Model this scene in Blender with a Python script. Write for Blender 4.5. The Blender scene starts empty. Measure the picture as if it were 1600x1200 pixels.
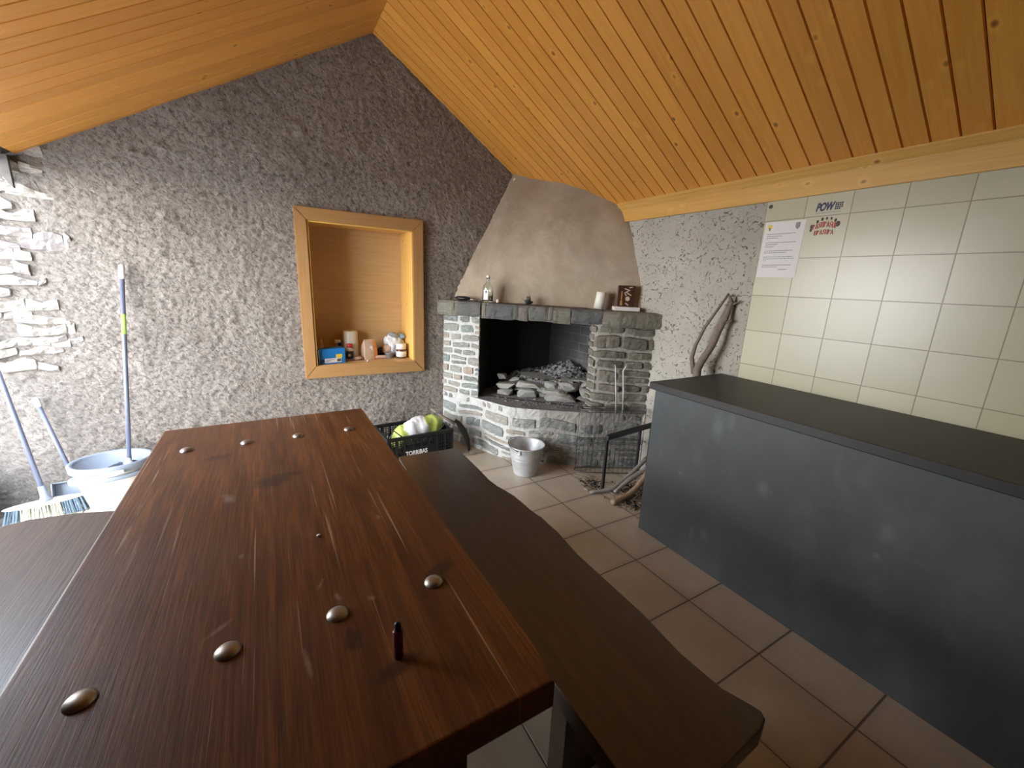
import bpy, bmesh, math, random
from mathutils import Vector, Matrix, noise
D = bpy.data; SC = bpy.context.scene; COL = SC.collection
PI = math.pi; random.seed(7)

# ------------------------------------------------------------------ camera
CAM_H = 1.418
yaw, pitch, roll = 0.5389205, 0.2378554, 0.0430025
fwd = Vector((math.sin(yaw)*math.cos(pitch), math.cos(yaw)*math.cos(pitch), -math.sin(pitch)))
r0 = Vector((math.cos(yaw), -math.sin(yaw), 0)); u0 = r0.cross(fwd)
rt = r0*math.cos(roll) + u0*math.sin(roll); up = u0*math.cos(roll) - r0*math.sin(roll)
cd = D.cameras.new('camera'); cam = D.objects.new('camera', cd); COL.objects.link(cam)
cd.sensor_fit = 'HORIZONTAL'; cd.sensor_width = 36; cd.lens = 646.398/1600*36
cd.clip_start = 0.02; cd.clip_end = 200
M = Matrix((rt, up, -fwd)).transposed().to_4x4(); M.translation = Vector((0, 0, CAM_H))
cam.matrix_world = M; SC.camera = cam

# ------------------------------------------------------------------ world, light, exposure
w = D.worlds.new('world'); SC.world = w; w.use_nodes = True
bg = w.node_tree.nodes['Background']
bg.inputs[1].default_value = 13.0
wt = w.node_tree; wc = wt.nodes.new('ShaderNodeTexCoord'); ws = wt.nodes.new('ShaderNodeSeparateXYZ'); wr_ = wt.nodes.new('ShaderNodeValToRGB')
wt.links.new(wc.outputs['Generated'], ws.inputs[0]); wt.links.new(ws.outputs[2], wr_.inputs[0]); wt.links.new(wr_.outputs[0], bg.inputs[0])
wr_.color_ramp.elements[0].position = 0.0; wr_.color_ramp.elements[0].color = (1, 1, 1, 1)        # horizon set bright, zenith dimmed, to balance interior against outer wall
wr_.color_ramp.elements[1].position = .75; wr_.color_ramp.elements[1].color = (.30, .36, .46, 1)
SC.view_settings.view_transform = 'Standard'; SC.view_settings.look = 'None'
SC.view_settings.exposure = 0.85; SC.view_settings.gamma = 1; SC.view_settings.use_curve_mapping = False

def portal(loc, rot, sx, sy):
    l = D.lights.new('portal', 'AREA'); l.shape = 'RECTANGLE'; l.size = sx; l.size_y = sy
    l.cycles.is_portal = True
    o = D.objects.new('portal', l); o.location = loc; o.rotation_euler = rot; COL.objects.link(o)
OP0, OP1 = 1.52, 3.45      # the open side of the shelter, along Y, at X = XL
XL = -1.06
portal((XL-0.1, (OP0+OP1)/2, 1.0), (0, -PI/2, 0), 2.0, OP1-OP0)

# ------------------------------------------------------------------ geometry helpers
def obj(name, bm, m, parent=None, smooth=False):
    me = D.meshes.new(name); bm.normal_update(); bm.to_mesh(me); bm.free()
    o = D.objects.new(name, me); COL.objects.link(o)
    for x in (m if isinstance(m, (list, tuple)) else [m]): me.materials.append(x)
    if smooth:
        for p in me.polygons: p.use_smooth = True
    if parent is not None:
        o.parent = parent
        o.matrix_parent_inverse = Matrix.Translation(parent.location).inverted() if parent.parent is None else Matrix.Identity(4)
        if parent.parent is not None:
            o.matrix_parent_inverse = Matrix.Identity(4)
    return o
def thing(name, label, cat, loc=(0, 0, 0), group=None):
    o = D.objects.new(name, None); COL.objects.link(o); o.location = loc
    o.empty_display_size = .05
    o['label'] = label; o['category'] = cat
    if group: o['group'] = group
    return o
def tag(o, label, cat, group=None, kind=None):
    o['label'] = label; o['category'] = cat
    if group: o['group'] = group
    if kind: o['kind'] = kind
    return o
def struct(name, bm, m, smooth=False, parent=None):
    o = obj(name, bm, m, parent, smooth)
    if parent is None: o['kind'] = 'structure'
    return o
def B(): return bmesh.new()
def box(bm, x0, x1, y0, y1, z0, z1, bev=0, M=None, mi=0):
    vs = [bm.verts.new((x, y, z)) for x in (x0, x1) for y in (y0, y1) for z in (z0, z1)]
    F = []
    for f in ((0,1,3,2),(4,6,7,5),(0,4,5,1),(2,3,7,6),(0,2,6,4),(1,5,7,3)):
        F.append(bm.faces.new([vs[i] for i in f]))
    for f in F: f.material_index = mi
    if bev:
        es = list({e for f in F for e in f.edges})
        r = bmesh.ops.bevel(bm, geom=es, offset=bev, segments=2, affect='EDGES', profile=.5)
        vs = list({v for f in r['faces'] for v in f.verts} | {v for v in vs if v.is_valid})
    if M is not None: bmesh.ops.transform(bm, matrix=M, verts=vs)
    return vs
def prism(bm, pts, z0, z1, bev=0):
    a = [bm.verts.new((p[0], p[1], z0)) for p in pts]; b = [bm.verts.new((p[0], p[1], z1)) for p in pts]
    n = len(pts); fs = [bm.faces.new(a[::-1]), bm.faces.new(b)]
    for i in range(n): fs.append(bm.faces.new((a[i], a[(i+1) % n], b[(i+1) % n], b[i])))
    if bev:
        es = list(fs[0].edges) + list(fs[1].edges)
        bmesh.ops.bevel(bm, geom=es, offset=bev, segments=3, affect='EDGES', profile=.5)
def tube(bm, pts, rad, seg=10, cap=True, closed=False):
    pts = [Vector(p) for p in pts]; n = len(pts)
    rs = rad if isinstance(rad, (list, tuple)) else [rad]*n
    rings = []; last = None
    for i, p in enumerate(pts):
        if closed: t = pts[(i+1) % n] - pts[i-1]
        else: t = (pts[min(i+1, n-1)] - pts[max(i-1, 0)])
        t.normalize()
        a = last if last is not None else (Vector((0, 0, 1)) if abs(t.z) < .9 else Vector((1, 0, 0)))
        a = (a - t*a.dot(t)).normalized(); b = t.cross(a); last = a
        rings.append([bm.verts.new(p + (a*math.cos(2*PI*k/seg) + b*math.sin(2*PI*k/seg))*rs[i]) for k in range(seg)])
    m = n if closed else n-1
    for i in range(m):
        A, Bq = rings[i], rings[(i+1) % n]
        for k in range(seg): bm.faces.new((A[k], A[(k+1) % seg], Bq[(k+1) % seg], Bq[k]))
    if cap and not closed:
        bm.faces.new(rings[0][::-1]); bm.faces.new(rings[-1])
def lathe(bm, prof, loc=(0, 0, 0), seg=40, M=None):
    rings = []; vs = []
    for r, z in prof:
        if r < 1e-5: v = bm.verts.new((loc[0], loc[1], loc[2]+z)); rings.append([v]); vs.append(v)
        else:
            R_ = [bm.verts.new((loc[0]+r*math.cos(2*PI*k/seg), loc[1]+r*math.sin(2*PI*k/seg), loc[2]+z)) for k in range(seg)]
            rings.append(R_); vs += R_
    for a, b in zip(rings, rings[1:]):
        for k in range(seg):
            q = [a[k % len(a)], a[(k+1) % len(a)], b[(k+1) % len(b)], b[k % len(b)]]
            u = []
            for v in q:
                if v not in u: u.append(v)
            if len(u) > 2: bm.faces.new(u)
    if M is not None: bmesh.ops.transform(bm, matrix=M, verts=vs)
def rock(size, seed, n=26, flat=.35, bev=.004):
    rnd = random.Random(seed); bm = B()
    for _ in range(n):
        v = Vector((rnd.gauss(0, 1), rnd.gauss(0, 1), rnd.gauss(0, 1))).normalized()
        v = Vector([math.copysign(abs(c)**.6, c) for c in v])*rnd.uniform(.85, 1.08)
        bm.verts.new((v.x*size[0]/2, v.y*size[1]/2, v.z*size[2]/2))
    r = bmesh.ops.convex_hull(bm, input=bm.verts[:])
    bmesh.ops.delete(bm, geom=[v for v in bm.verts if not v.link_faces], context='VERTS')
    if bev: bmesh.ops.bevel(bm, geom=bm.edges[:], offset=bev, segments=1, affect='EDGES')
    return bm
def xf(bm, loc, rz=0, rx=0, ry=0):
    bmesh.ops.transform(bm, matrix=Matrix.Translation(loc) @ Matrix.Rotation(rz, 4, 'Z') @ Matrix.Rotation(ry, 4, 'Y') @ Matrix.Rotation(rx, 4, 'X'), verts=bm.verts)
    return bm
def text_bm(s, size, M, ext=.0006, bold=.0, align='LEFT', sx=1, shear=0):
    c = D.curves.new('t', 'FONT'); c.shear = shear; c.body = s; c.size = size; c.extrude = ext; c.offset = bold; c.align_x = align
    o = D.objects.new('t', c); COL.objects.link(o)
    me = D.meshes.new_from_object(o.evaluated_get(bpy.context.evaluated_depsgraph_get()))
    D.objects.remove(o); D.curves.remove(c)
    bm = B(); bm.from_mesh(me); D.meshes.remove(me)
    bmesh.ops.transform(bm, matrix=M @ Matrix.Scale(sx, 4, (1, 0, 0)), verts=bm.verts)
    return bm
def merge(bm, o):
    me = D.meshes.new('t'); o.to_mesh(me); o.free(); bm.from_mesh(me); D.meshes.remove(me)
def frame(o, x, y, z=None):   # matrix with origin o, x axis, y axis
    x = Vector(x).normalized(); y = Vector(y).normalized(); z = x.cross(y)
    m = Matrix((x, y, z)).transposed().to_4x4(); m.translation = Vector(o); return m

def resample(pl, step):
    out = [Vector(pl[0])]; acc = 0
    for a, b in zip(pl, pl[1:]):
        a, b = Vector(a), Vector(b); L = (b-a).length; n_ = max(1, int(L/step))
        for i in range(1, n_+1): out.append(a.lerp(b, i/n_))
    return out
class Path:
    def __init__(s, pts):
        s.p = [Vector(q) for q in pts]; s.c = [0]
        for a, b in zip(s.p, s.p[1:]): s.c.append(s.c[-1]+(b-a).length)
        s.L = s.c[-1]
    def at(s, t):
        t = max(0, min(s.L-1e-6, t)); i = 0
        while s.c[i+1] < t: i += 1
        a, b = s.p[i], s.p[i+1]; d = (b-a).normalized(); q = a+d*(t-s.c[i])
        # outward normal = right-hand side when walking from the niche wall towards the tiled wall
        n_ = Vector((d.y, -d.x))
        # smooth normals close to the corners
        r_ = .05
        if i > 0 and t-s.c[i] < r_:
            d0 = (s.p[i]-s.p[i-1]).normalized(); n0 = Vector((d0.y, -d0.x)); n_ = n_.lerp((n_+n0)/2, 1-(t-s.c[i])/r_).normalized()
        if i < len(s.p)-2 and s.c[i+1]-t < r_:
            d0 = (s.p[i+2]-s.p[i+1]).normalized(); n0 = Vector((d0.y, -d0.x)); n_ = n_.lerp((n_+n0)/2, 1-(s.c[i+1]-t)/r_).normalized()
        return q, n_
def stones(bm, path, z0, z1, course, width, depth, seed, gap=.014, tilt=0, skip=0, s0=0, s1=None, wave=.0, rough=1):
    rnd = random.Random(seed); z = z0; L = s1 if s1 is not None else path.L
    row = 0
    while z < z1-.02:
        h = min(rnd.uniform(*course), z1-z)
        if z1-(z+h) < course[0]*.6: h = z1-z
        s = s0-(rnd.uniform(0, width[0]) if row else 0)
        while s < L-.01:
            wd = rnd.uniform(*width); a, b = max(s, s0)+gap/2, min(s+wd, L)-gap/2; s += wd
            if b-a < .02: continue
            if rnd.random() < skip: continue
            split = h > .075 and rnd.random() < .3
            for hz0, hz1 in (((z, z+h/2), (z+h/2, z+h)) if split else ((z, z+h),)):
                q0, q1 = hz0+gap/2, hz1-gap/2
                d0 = depth*rnd.uniform(.55, 1.15); nu = max(4, int((b-a)/.02)); nv = 5; sd = rnd.uniform(0, 99)
                g_ = {}
                tz = rnd.uniform(-.006, .006)*(rough**1.3); cr = [rnd.uniform(.0, .12), rnd.uniform(0, .12), rnd.uniform(.05, .28)]
                for i in range(nu+1):
                    for j in range(nv+1):
                        u, v = i/nu*2-1, j/nv*2-1
                        # irregular outline
                        ee = .93 if 0 < i < nu and 0 < j < nv else 1
                        if i == 1: u = -.90
                        if i == nu-1: u = .90
                        if j == 1: v = -.80
                        if j == nv-1: v = .80
                        uu = (a+b)/2+(b-a)/2*u*(1-cr[0 if u < 0 else 1]*abs(v)**3); zz = (q0+q1)/2+(q1-q0)/2*v*(1-cr[2]*abs(u)**5)+noise.noise(Vector((uu*14, sd, v)))*.005+tz*u+tilt*uu
                        zz += wave*noise.noise(Vector((uu*3.2, zz*2.5, seed)))
                        q, n_ = path.at(uu)
                        e = (1-abs(u)**6)*(1-abs(v)**4); out_ = d0*(.25+.75*max(0, e)**.5)+noise.fractal(Vector((uu*22, zz*22, sd)), .7, 2, 3)*.008*rough
                        if rough > 1: zz += (q1-q0)*.45*noise.noise(Vector((uu*9, sd, 0)))*(1+v); uu += .012*noise.noise(Vector((sd, zz*30, 0)))
                        if i in (0, nu) or j in (0, nv): out_ = -.01
                        p_ = q+n_*out_
                        g_[i, j] = bm.verts.new((p_.x, p_.y, zz))
                for i in range(nu):
                    for j in range(nv): bm.faces.new((g_[i, j], g_[i+1, j], g_[i+1, j+1], g_[i, j+1]))
        z += h; row += 1
def mortar(bm, path, z0, z1, mi=1, off=.0015, seed=0, step=.02, s0=0, s1=None):
    L = s1 if s1 is not None else path.L
    nu = max(2, int((L-s0)/step)); nv = max(2, int((z1-z0)/step)); g_ = {}
    for i in range(nu+1):
        for j in range(nv+1):
            s = s0+(L-s0)*i/nu; z = z0+(z1-z0)*j/nv; q, n_ = path.at(s)
            p_ = q+n_*(off+noise.fractal(Vector((s*30, z*30, seed)), .8, 2, 3)*.005); g_[i, j] = bm.verts.new((p_.x, p_.y, z))
    for i in range(nu):
        for j in range(nv): bm.faces.new((g_[i, j], g_[i+1, j], g_[i+1, j+1], g_[i, j+1])).material_index = mi
# ------------------------------------------------------------------ materials
class N:
    def __init__(s, name):
        s.m = D.materials.new(name); s.m.use_nodes = True; s.t = s.m.node_tree; s.t.nodes.clear()
        s.out = s.n('ShaderNodeOutputMaterial'); s.b = s.n('ShaderNodeBsdfPrincipled')
        s.l(s.b.outputs[0], s.out.inputs[0])
    def n(s, k, **a):
        x = s.t.nodes.new(k)
        for i, v in a.items(): setattr(x, i, v)
        return x
    def l(s, a, b): s.t.links.new(a, b)
    def co(s, kind='Object', scale=(1, 1, 1), rot=(0, 0, 0)):
        t = s.n('ShaderNodeTexCoord'); mp = s.n('ShaderNodeMapping')
        s.l(t.outputs[kind], mp.inputs[0]); mp.inputs['Scale'].default_value = scale; mp.inputs['Rotation'].default_value = rot
        return mp.outputs[0]
    def noise(s, v, sc, det=4, rough=.5, dist=0):
        x = s.n('ShaderNodeTexNoise'); s.l(v, x.inputs['Vector']); x.inputs['Scale'].default_value = sc
        x.inputs['Detail'].default_value = det; x.inputs['Roughness'].default_value = rough; x.inputs['Distortion'].default_value = dist
        return x.outputs['Fac']
    def ramp(s, f, st):
        x = s.n('ShaderNodeValToRGB'); s.l(f, x.inputs[0]); e = x.color_ramp.elements
        while len(e) < len(st): e.new(.5)
        for q, (p, c) in zip(e, st):
            q.position = p; q.color = (c, c, c, 1) if isinstance(c, (int, float)) else (*c, 1)
        return x.outputs[0]
    def mix(s, f, a, b, mode='MIX'):
        x = s.n('ShaderNodeMix', data_type='RGBA', blend_type=mode)
        for v, i in ((f, 0), (a, 6), (b, 7)):
            if isinstance(v, (int, float)): x.inputs[i].default_value = v if i == 0 else (v, v, v, 1)
            elif isinstance(v, tuple): x.inputs[i].default_value = (*v, 1)
            else: s.l(v, x.inputs[i])
        return x.outputs[2]
    def math(s, op, a, b=None, c=None):
        x = s.n('ShaderNodeMath', operation=op)
        for i, v in enumerate((a, b, c)):
            if v is None: continue
            if isinstance(v, (int, float)): x.inputs[i].default_value = v
            else: s.l(v, x.inputs[i])
        return x.outputs[0]
    def bump(s, h, strength=.5, dist=.01, nrm=None):
        x = s.n('ShaderNodeBump'); s.l(h, x.inputs['Height']); x.inputs['Strength'].default_value = strength; x.inputs['Distance'].default_value = dist
        if nrm is not None: s.l(nrm, x.inputs['Normal'])
        s.l(x.outputs[0], s.b.inputs['Normal']); return x.outputs[0]
    def set(s, **k):
        for n_, v in k.items():
            n_ = {'base': 'Base Color', 'rough': 'Roughness', 'metal': 'Metallic', 'trans': 'Transmission Weight', 'ior': 'IOR', 'coat': 'Coat Weight', 'spec': 'Specular IOR Level', 'coatr': 'Coat Roughness', 'sss': 'Subsurface Weight'}[n_]
            i = s.b.inputs[n_]
            if isinstance(v, (int, float)): i.default_value = v
            elif isinstance(v, tuple): i.default_value = (*v, 1)
            else: s.l(v, i)
        return s
    def rnd(s):
        g = s.n('ShaderNodeNewGeometry'); return g.outputs['Random Per Island']

def simple(name, c, rough=.6, metal=0, var=.12, sc=25, bump=.15, **k):
    s = N(name); v = s.co(); f = s.noise(v, sc, 4)
    s.set(base=s.mix(s.math('MULTIPLY', f, 1), tuple(x*(1-var) for x in c), tuple(min(1, x*(1+var)) for x in c)), rough=rough, metal=metal, **k)
    if bump: s.bump(f, bump, .004)
    return s.m

def wood_uv(name, dark, light, knot=(.22, .07, .015), rough=.35, coat=.15, knots=True):
    # boards laid out by UV: u along the board (metres), v across, v offset per board
    s = N(name); uv = s.co('UV')
    g = s.noise(s.co('UV', (1.2, 22, 1)), 2.2, 5, .6, .6)
    g2 = s.noise(s.co('UV', (4, 160, 1)), 1.5, 3)
    base = s.mix(s.ramp(g, [(.3, 0), (.7, 1)]), dark, light)
    base = s.mix(s.math('MULTIPLY', g2, .35), base, tuple(x*.62 for x in dark))
    rr = s.rnd(); base = s.mix(.30, base, s.mix(rr, tuple(x*.72 for x in dark), tuple(min(1, x*1.12) for x in light)))
    if knots:
        v = s.n('ShaderNodeTexVoronoi'); s.l(s.co('UV', (6.5, 9.5, 1)), v.inputs['Vector']); v.inputs['Scale'].default_value = 1.0
        sc_ = s.n('ShaderNodeSeparateColor'); s.l(v.outputs['Color'], sc_.inputs[0]); gate = s.ramp(sc_.outputs[0], [(.15, 0), (.19, 1)])
        k = s.ramp(v.outputs['Distance'], [(.045, 1), (.08, .6), (.12, 0)])
        k = s.math('MULTIPLY', k, gate)
        base = s.mix(s.math('MULTIPLY', k, .85), base, knot)
        v2 = s.ramp(v.outputs['Distance'], [(.06, 0), (.12, 1), (.24, 0)])
        base = s.mix(s.math('MULTIPLY', s.math('MULTIPLY', v2, gate), .3), base, tuple(min(1, x*1.25) for x in light))
    s.set(base=base, rough=rough, coat=coat, coatr=.25)
    s.bump(g2, .12, .002)
    return s.m

def stone_mat(name, cols, lich=(.55, .56, .52), lich_amt=.5, rough=.85):
    s = N(name); v = s.co()
    r = s.rnd(); st = [(i/(len(cols)-1), c) for i, c in enumerate(cols)]
    base = s.ramp(r, st)
    n1 = s.noise(v, 14, 6, .65); n2 = s.noise(s.co(scale=(1, 1, 4)), 22, 5, .6, .5)
    base = s.mix(s.ramp(n1, [(.3, .0), (.75, .65)]), base, s.mix(.5, base, (.5, .47, .4), 'MULTIPLY'))
    base = s.mix(s.math('MULTIPLY', s.ramp(n2, [(.5, 0), (.72, 1)]), lich_amt), base, lich)
    s.set(base=base, rough=rough)
    b = s.bump(s.noise(v, 45, 8, .7), .7, .012)
    return s.m

def tile_floor_mat():
    s = N('floor_tile_beige'); v = s.co('Object')
    sx = s.n('ShaderNodeSeparateXYZ'); s.l(v, sx.inputs[0])
    T = .33; g = .0042
    def lines(c, off):
        a = s.math('ADD', c, -off+T*100); m_ = s.math('MODULO', a, T); d = s.math('MINIMUM', m_, s.math('SUBTRACT', T, m_))
        cell = s.math('FLOOR', s.math('DIVIDE', a, T)); return d, cell
    dx, cx = lines(sx.outputs[0], 1.6095); dy, cy = lines(sx.outputs[1], 2.2997)
    d = s.math('MINIMUM', dx, dy)
    gr = s.ramp(s.math('DIVIDE', d, g), [(.55, 1), (1., 0)])
    cmb = s.n('ShaderNodeCombineXYZ'); s.l(cx, cmb.inputs[0]); s.l(cy, cmb.inputs[1])
    wn = s.n('ShaderNodeTexWhiteNoise'); s.l(cmb.outputs[0], wn.inputs[0])
    n1 = s.noise(v, 6, 6, .65); n2 = s.noise(v, 40, 4, .6)
    base = s.mix(s.ramp(n1, [(.3, 0), (.7, 1)]), (.43, .375, .285), (.55, .485, .385))
    base = s.mix(s.math('MULTIPLY', wn.outputs[0], .3), base, (.44, .38, .31))
    base = s.mix(s.math('MULTIPLY', s.ramp(n2, [(.55, 0), (.8, 1)]), .25), base, (.28, .23, .18))
    edge = s.ramp(d, [(0, 1), (.03, 0)])
    base = s.mix(s.math('MULTIPLY', edge, .35), base, (.33, .27, .21))
    base = s.mix(gr, base, (.16, .13, .10))
    s.set(base=base, rough=s.ramp(n1, [(.2, .34), (.8, .5)]))
    h = s.math('SUBTRACT', s.math('MULTIPLY', n1, .12), gr)
    s.bump(h, .7, .003)
    return s.m

def wall_tile_mat():
    s = N('cream_glazed_tile'); v = s.co('Object')
    sx = s.n('ShaderNodeSeparateXYZ'); s.l(v, sx.inputs[0])
    def lines(c, off, T):
        a = s.math('ADD', c, -off+T*100); m_ = s.math('MODULO', a, T); d = s.math('MINIMUM', m_, s.math('SUBTRACT', T, m_))
        return d, s.math('FLOOR', s.math('DIVIDE', a, T))
    dy, cy = lines(sx.outputs[1], 1.4458, .20564); dz, cz = lines(sx.outputs[2], 2.0228, .20382)
    d = s.math('MINIMUM', dy, dz); gr = s.ramp(s.math('DIVIDE', d, .0024), [(.55, 1), (1, 0)])
    cmb = s.n('ShaderNodeCombineXYZ'); s.l(cy, cmb.inputs[0]); s.l(cz, cmb.inputs[1])
    wn = s.n('ShaderNodeTexWhiteNoise'); s.l(cmb.outputs[0], wn.inputs[0])
    n1 = s.noise(v, 5, 3)
    base = s.mix(wn.outputs[0], (.52, .505, .345), (.58, .565, .415))
    base = s.mix(s.math('MULTIPLY', s.ramp(n1, [(.4, 0), (.8, 1)]), .3), base, (.47, .43, .28))
    base = s.mix(gr, base, (.30, .27, .18))
    s.set(base=base, rough=.28)
    s.bump(s.math('SUBTRACT', s.math('MULTIPLY', s.noise(v, 9, 2), .35), gr), .35, .003)
    return s.m

def plaster_rough_mat():
    s = N('rough_cement_render'); v = s.co()
    n1 = s.noise(v, 2.2, 6, .6); vs_ = s.co(scale=(1.55, 1, 1), rot=(0, .80, 0)); vs_.node.vector_type = 'TEXTURE'
    n2 = s.noise(vs_, 62, 8, .72, .5); n3 = s.noise(vs_, 24, 5, .6, .4)
    base = s.mix(s.ramp(n1, [(.3, 0), (.7, 1)]), (.46, .40, .345), (.58, .515, .455))
    base = s.mix(s.math('MULTIPLY', s.ramp(n2, [(.38, 1), (.52, 0)]), .8), base, (.14, .11, .09))
    # albedo lowered towards the open end to offset the strong daylight there
    sx = s.n('ShaderNodeSeparateXYZ'); s.l(v, sx.inputs[0])
    e = s.math('ADD', sx.outputs[0], s.math('MULTIPLY', n1, .35))
    f = s.ramp(s.math('ADD', e, 1.3), [(.0, 1), (.75, 0)])
    base = s.mix(s.math('MULTIPLY', f, .5), base, (.40, .365, .33))
    s.set(base=base, rough=.9)
    b1 = s.bump(n3, 1, .04); s.bump(n2, 1, .045, b1)
    return s.m
def plaster_fine_mat():
    s = N('grey_pitted_plaster'); v = s.co()
    n1 = s.noise(v, 3, 5, .6); n2 = s.noise(s.co(scale=(1, 1, 1.3)), 26, 5, .62, 1.6)
    base = s.mix(s.ramp(n1, [(.3, 0), (.7, 1)]), (.38, .36, .31), (.48, .46, .40))
    pit = s.ramp(n2, [(.35, 1), (.41, 0)])
    base = s.mix(s.math('MULTIPLY', pit, .8), base, (.10, .09, .08))
    s.set(base=base, rough=.9)
    s.bump(s.math('SUBTRACT', s.math('MULTIPLY', s.noise(v, 12, 6, .65), .8), pit), .7, .010)
    return s.m
def hood_mat():
    s = N('smoothed_mortar'); v = s.co()
    n1 = s.noise(v, 2.6, 6, .6, .4); n2 = s.noise(v, 7, 6, .6, .5)
    base = s.mix(s.ramp(n1, [(.3, 0), (.7, 1)]), (.32, .26, .19), (.44, .37, .28))
    base = s.mix(s.math('MULTIPLY', s.ramp(n2, [(.53, 0), (.6, 1), (.66, 0)]), .25), base, (.46, .40, .32))
    sx = s.n('ShaderNodeSeparateXYZ'); s.l(v, sx.inputs[0])
    base = s.mix(s.math('MULTIPLY', s.ramp(s.noise(v, 4, 4), [(.45, 0), (.75, 1)]), .35), base, (.20, .165, .12))
    s.set(base=base, rough=.8)
    s.bump(s.math('ADD', n2, s.math('MULTIPLY', s.noise(v, 90, 4), .12)), .7, .012)
    return s.m
def brick_soot_mat():
    s = N('sooty_firebrick'); g = s.co('UV')
    b = s.n('ShaderNodeTexBrick'); s.l(g, b.inputs['Vector']); b.inputs['Scale'].default_value = 1
    b.inputs['Brick Width'].default_value = .22; b.inputs['Row Height'].default_value = .105; b.inputs['Mortar Size'].default_value = .004
    b.inputs['Color1'].default_value = (.045, .048, .048, 1); b.inputs['Color2'].default_value = (.065, .066, .064, 1); b.inputs['Mortar'].default_value = (.15, .15, .14, 1)
    n1 = s.noise(s.co(), 5, 5)
    sx = s.n('ShaderNodeSeparateXYZ'); s.l(s.co(), sx.inputs[0])
    ash = s.math('MULTIPLY', s.ramp(sx.outputs[2], [(.5, 1), (.95, 0)]), s.ramp(n1, [(.35, 0), (.6, 1)]))
    base = s.mix(s.math('MULTIPLY', ash, .6), b.outputs[0], (.24, .22, .20))
    base = s.mix(s.ramp(s.noise(s.co(), 3, 4), [(.4, 0), (.75, .8)]), base, (.012, .012, .012))
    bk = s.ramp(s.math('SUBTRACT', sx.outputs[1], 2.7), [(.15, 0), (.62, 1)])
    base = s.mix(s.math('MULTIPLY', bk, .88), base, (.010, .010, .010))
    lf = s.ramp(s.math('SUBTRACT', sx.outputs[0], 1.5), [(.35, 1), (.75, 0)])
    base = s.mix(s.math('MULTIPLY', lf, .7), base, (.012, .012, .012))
    s.set(base=base, rough=.9); s.bump(s.math('SUBTRACT', s.math('MULTIPLY', n1, .3), b.outputs['Fac']), .6, .008)
    return s.m
def table_mat():
    s = N('varnished_red_brown_wood'); v = s.co()
    g = s.noise(s.co(scale=(16, 1, 16)), 2.0, 6, .62, .8); g2 = s.noise(s.co(scale=(90, 3, 90)), 2, 4, .6)
    n = s.noise(v, 3.0, 5)
    base = s.mix(s.ramp(g, [(.32, 0), (.7, 1)]), (.060, .019, .006), (.19, .068, .020))
    base = s.mix(s.math('MULTIPLY', s.ramp(g2, [(.42, 1), (.56, 0)]), .6), base, (.045, .018, .009))
    base = s.mix(s.math('MULTIPLY', s.ramp(n, [(.35, 0), (.75, 1)]), .45), base, (.105, .042, .019))
    # scratches along the boards
    sc = s.noise(s.co(scale=(60, .7, 1), rot=(0, 0, .05)), 2.1, 2, .5, .2)
    scr = s.math('MULTIPLY', s.ramp(sc, [(.655, 0), (.70, 1)]), s.ramp(s.noise(v, 2.1, 3), [(.45, 0), (.6, 1)]))
    base = s.mix(s.math('MULTIPLY', scr, .45), base, (.46, .33, .23))
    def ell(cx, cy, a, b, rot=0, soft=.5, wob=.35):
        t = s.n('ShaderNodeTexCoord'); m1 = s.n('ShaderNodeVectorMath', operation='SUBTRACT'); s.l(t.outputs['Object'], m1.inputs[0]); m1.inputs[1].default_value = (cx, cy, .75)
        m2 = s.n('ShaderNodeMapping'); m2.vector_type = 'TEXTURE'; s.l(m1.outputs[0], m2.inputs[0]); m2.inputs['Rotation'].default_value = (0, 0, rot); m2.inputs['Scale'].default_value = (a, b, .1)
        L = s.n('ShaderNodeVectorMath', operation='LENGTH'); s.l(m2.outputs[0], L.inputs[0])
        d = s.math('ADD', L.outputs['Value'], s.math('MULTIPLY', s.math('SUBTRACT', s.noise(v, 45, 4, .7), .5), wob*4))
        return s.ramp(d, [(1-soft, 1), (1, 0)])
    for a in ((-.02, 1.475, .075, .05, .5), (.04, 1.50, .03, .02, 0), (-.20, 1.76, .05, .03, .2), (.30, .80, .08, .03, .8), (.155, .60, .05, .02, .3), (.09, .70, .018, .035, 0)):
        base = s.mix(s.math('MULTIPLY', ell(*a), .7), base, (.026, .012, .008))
    for a in ((.082, .825, .008, .030, .2), (.055, .885, .006, .020, -.4), (.012, .68, .006, .045, .1), (-.131, .839, .007, .032, -.9), (.144, .79, .009, .010, .4), (-.145, 1.40, .018, .035, .3), (-.10, 1.07, .007, .012, 0), (.229, 1.10, .006, .02, 0)):
        base = s.mix(s.math('MULTIPLY', ell(*a, .8, .5), .30), base, (.40, .31, .24))
    s.set(base=base, rough=s.ramp(n, [(.2, .32), (.8, .46)]), coat=.0, spec=.32)
    s.bump(s.math('ADD', g2, s.math('MULTIPLY', g, .6)), .22, .002)
    return s.m
def bench_mat():
    s = N('dark_stained_bench_wood'); v = s.co()
    g = s.noise(s.co(scale=(11, 1, 11)), 2.2, 6, .65, 1.2); g2 = s.noise(s.co(scale=(70, 2.5, 70)), 2, 4)
    base = s.mix(s.ramp(g, [(.3, 0), (.7, 1)]), (.018, .010, .006), (.060, .034, .021))
    base = s.mix(s.math('MULTIPLY', g2, .3), base, (.10, .055, .035))
    s.set(base=base, rough=.36, coat=.25, coatr=.3); s.bump(s.math('ADD', g2, g), .3, .003)
    return s.m
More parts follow.
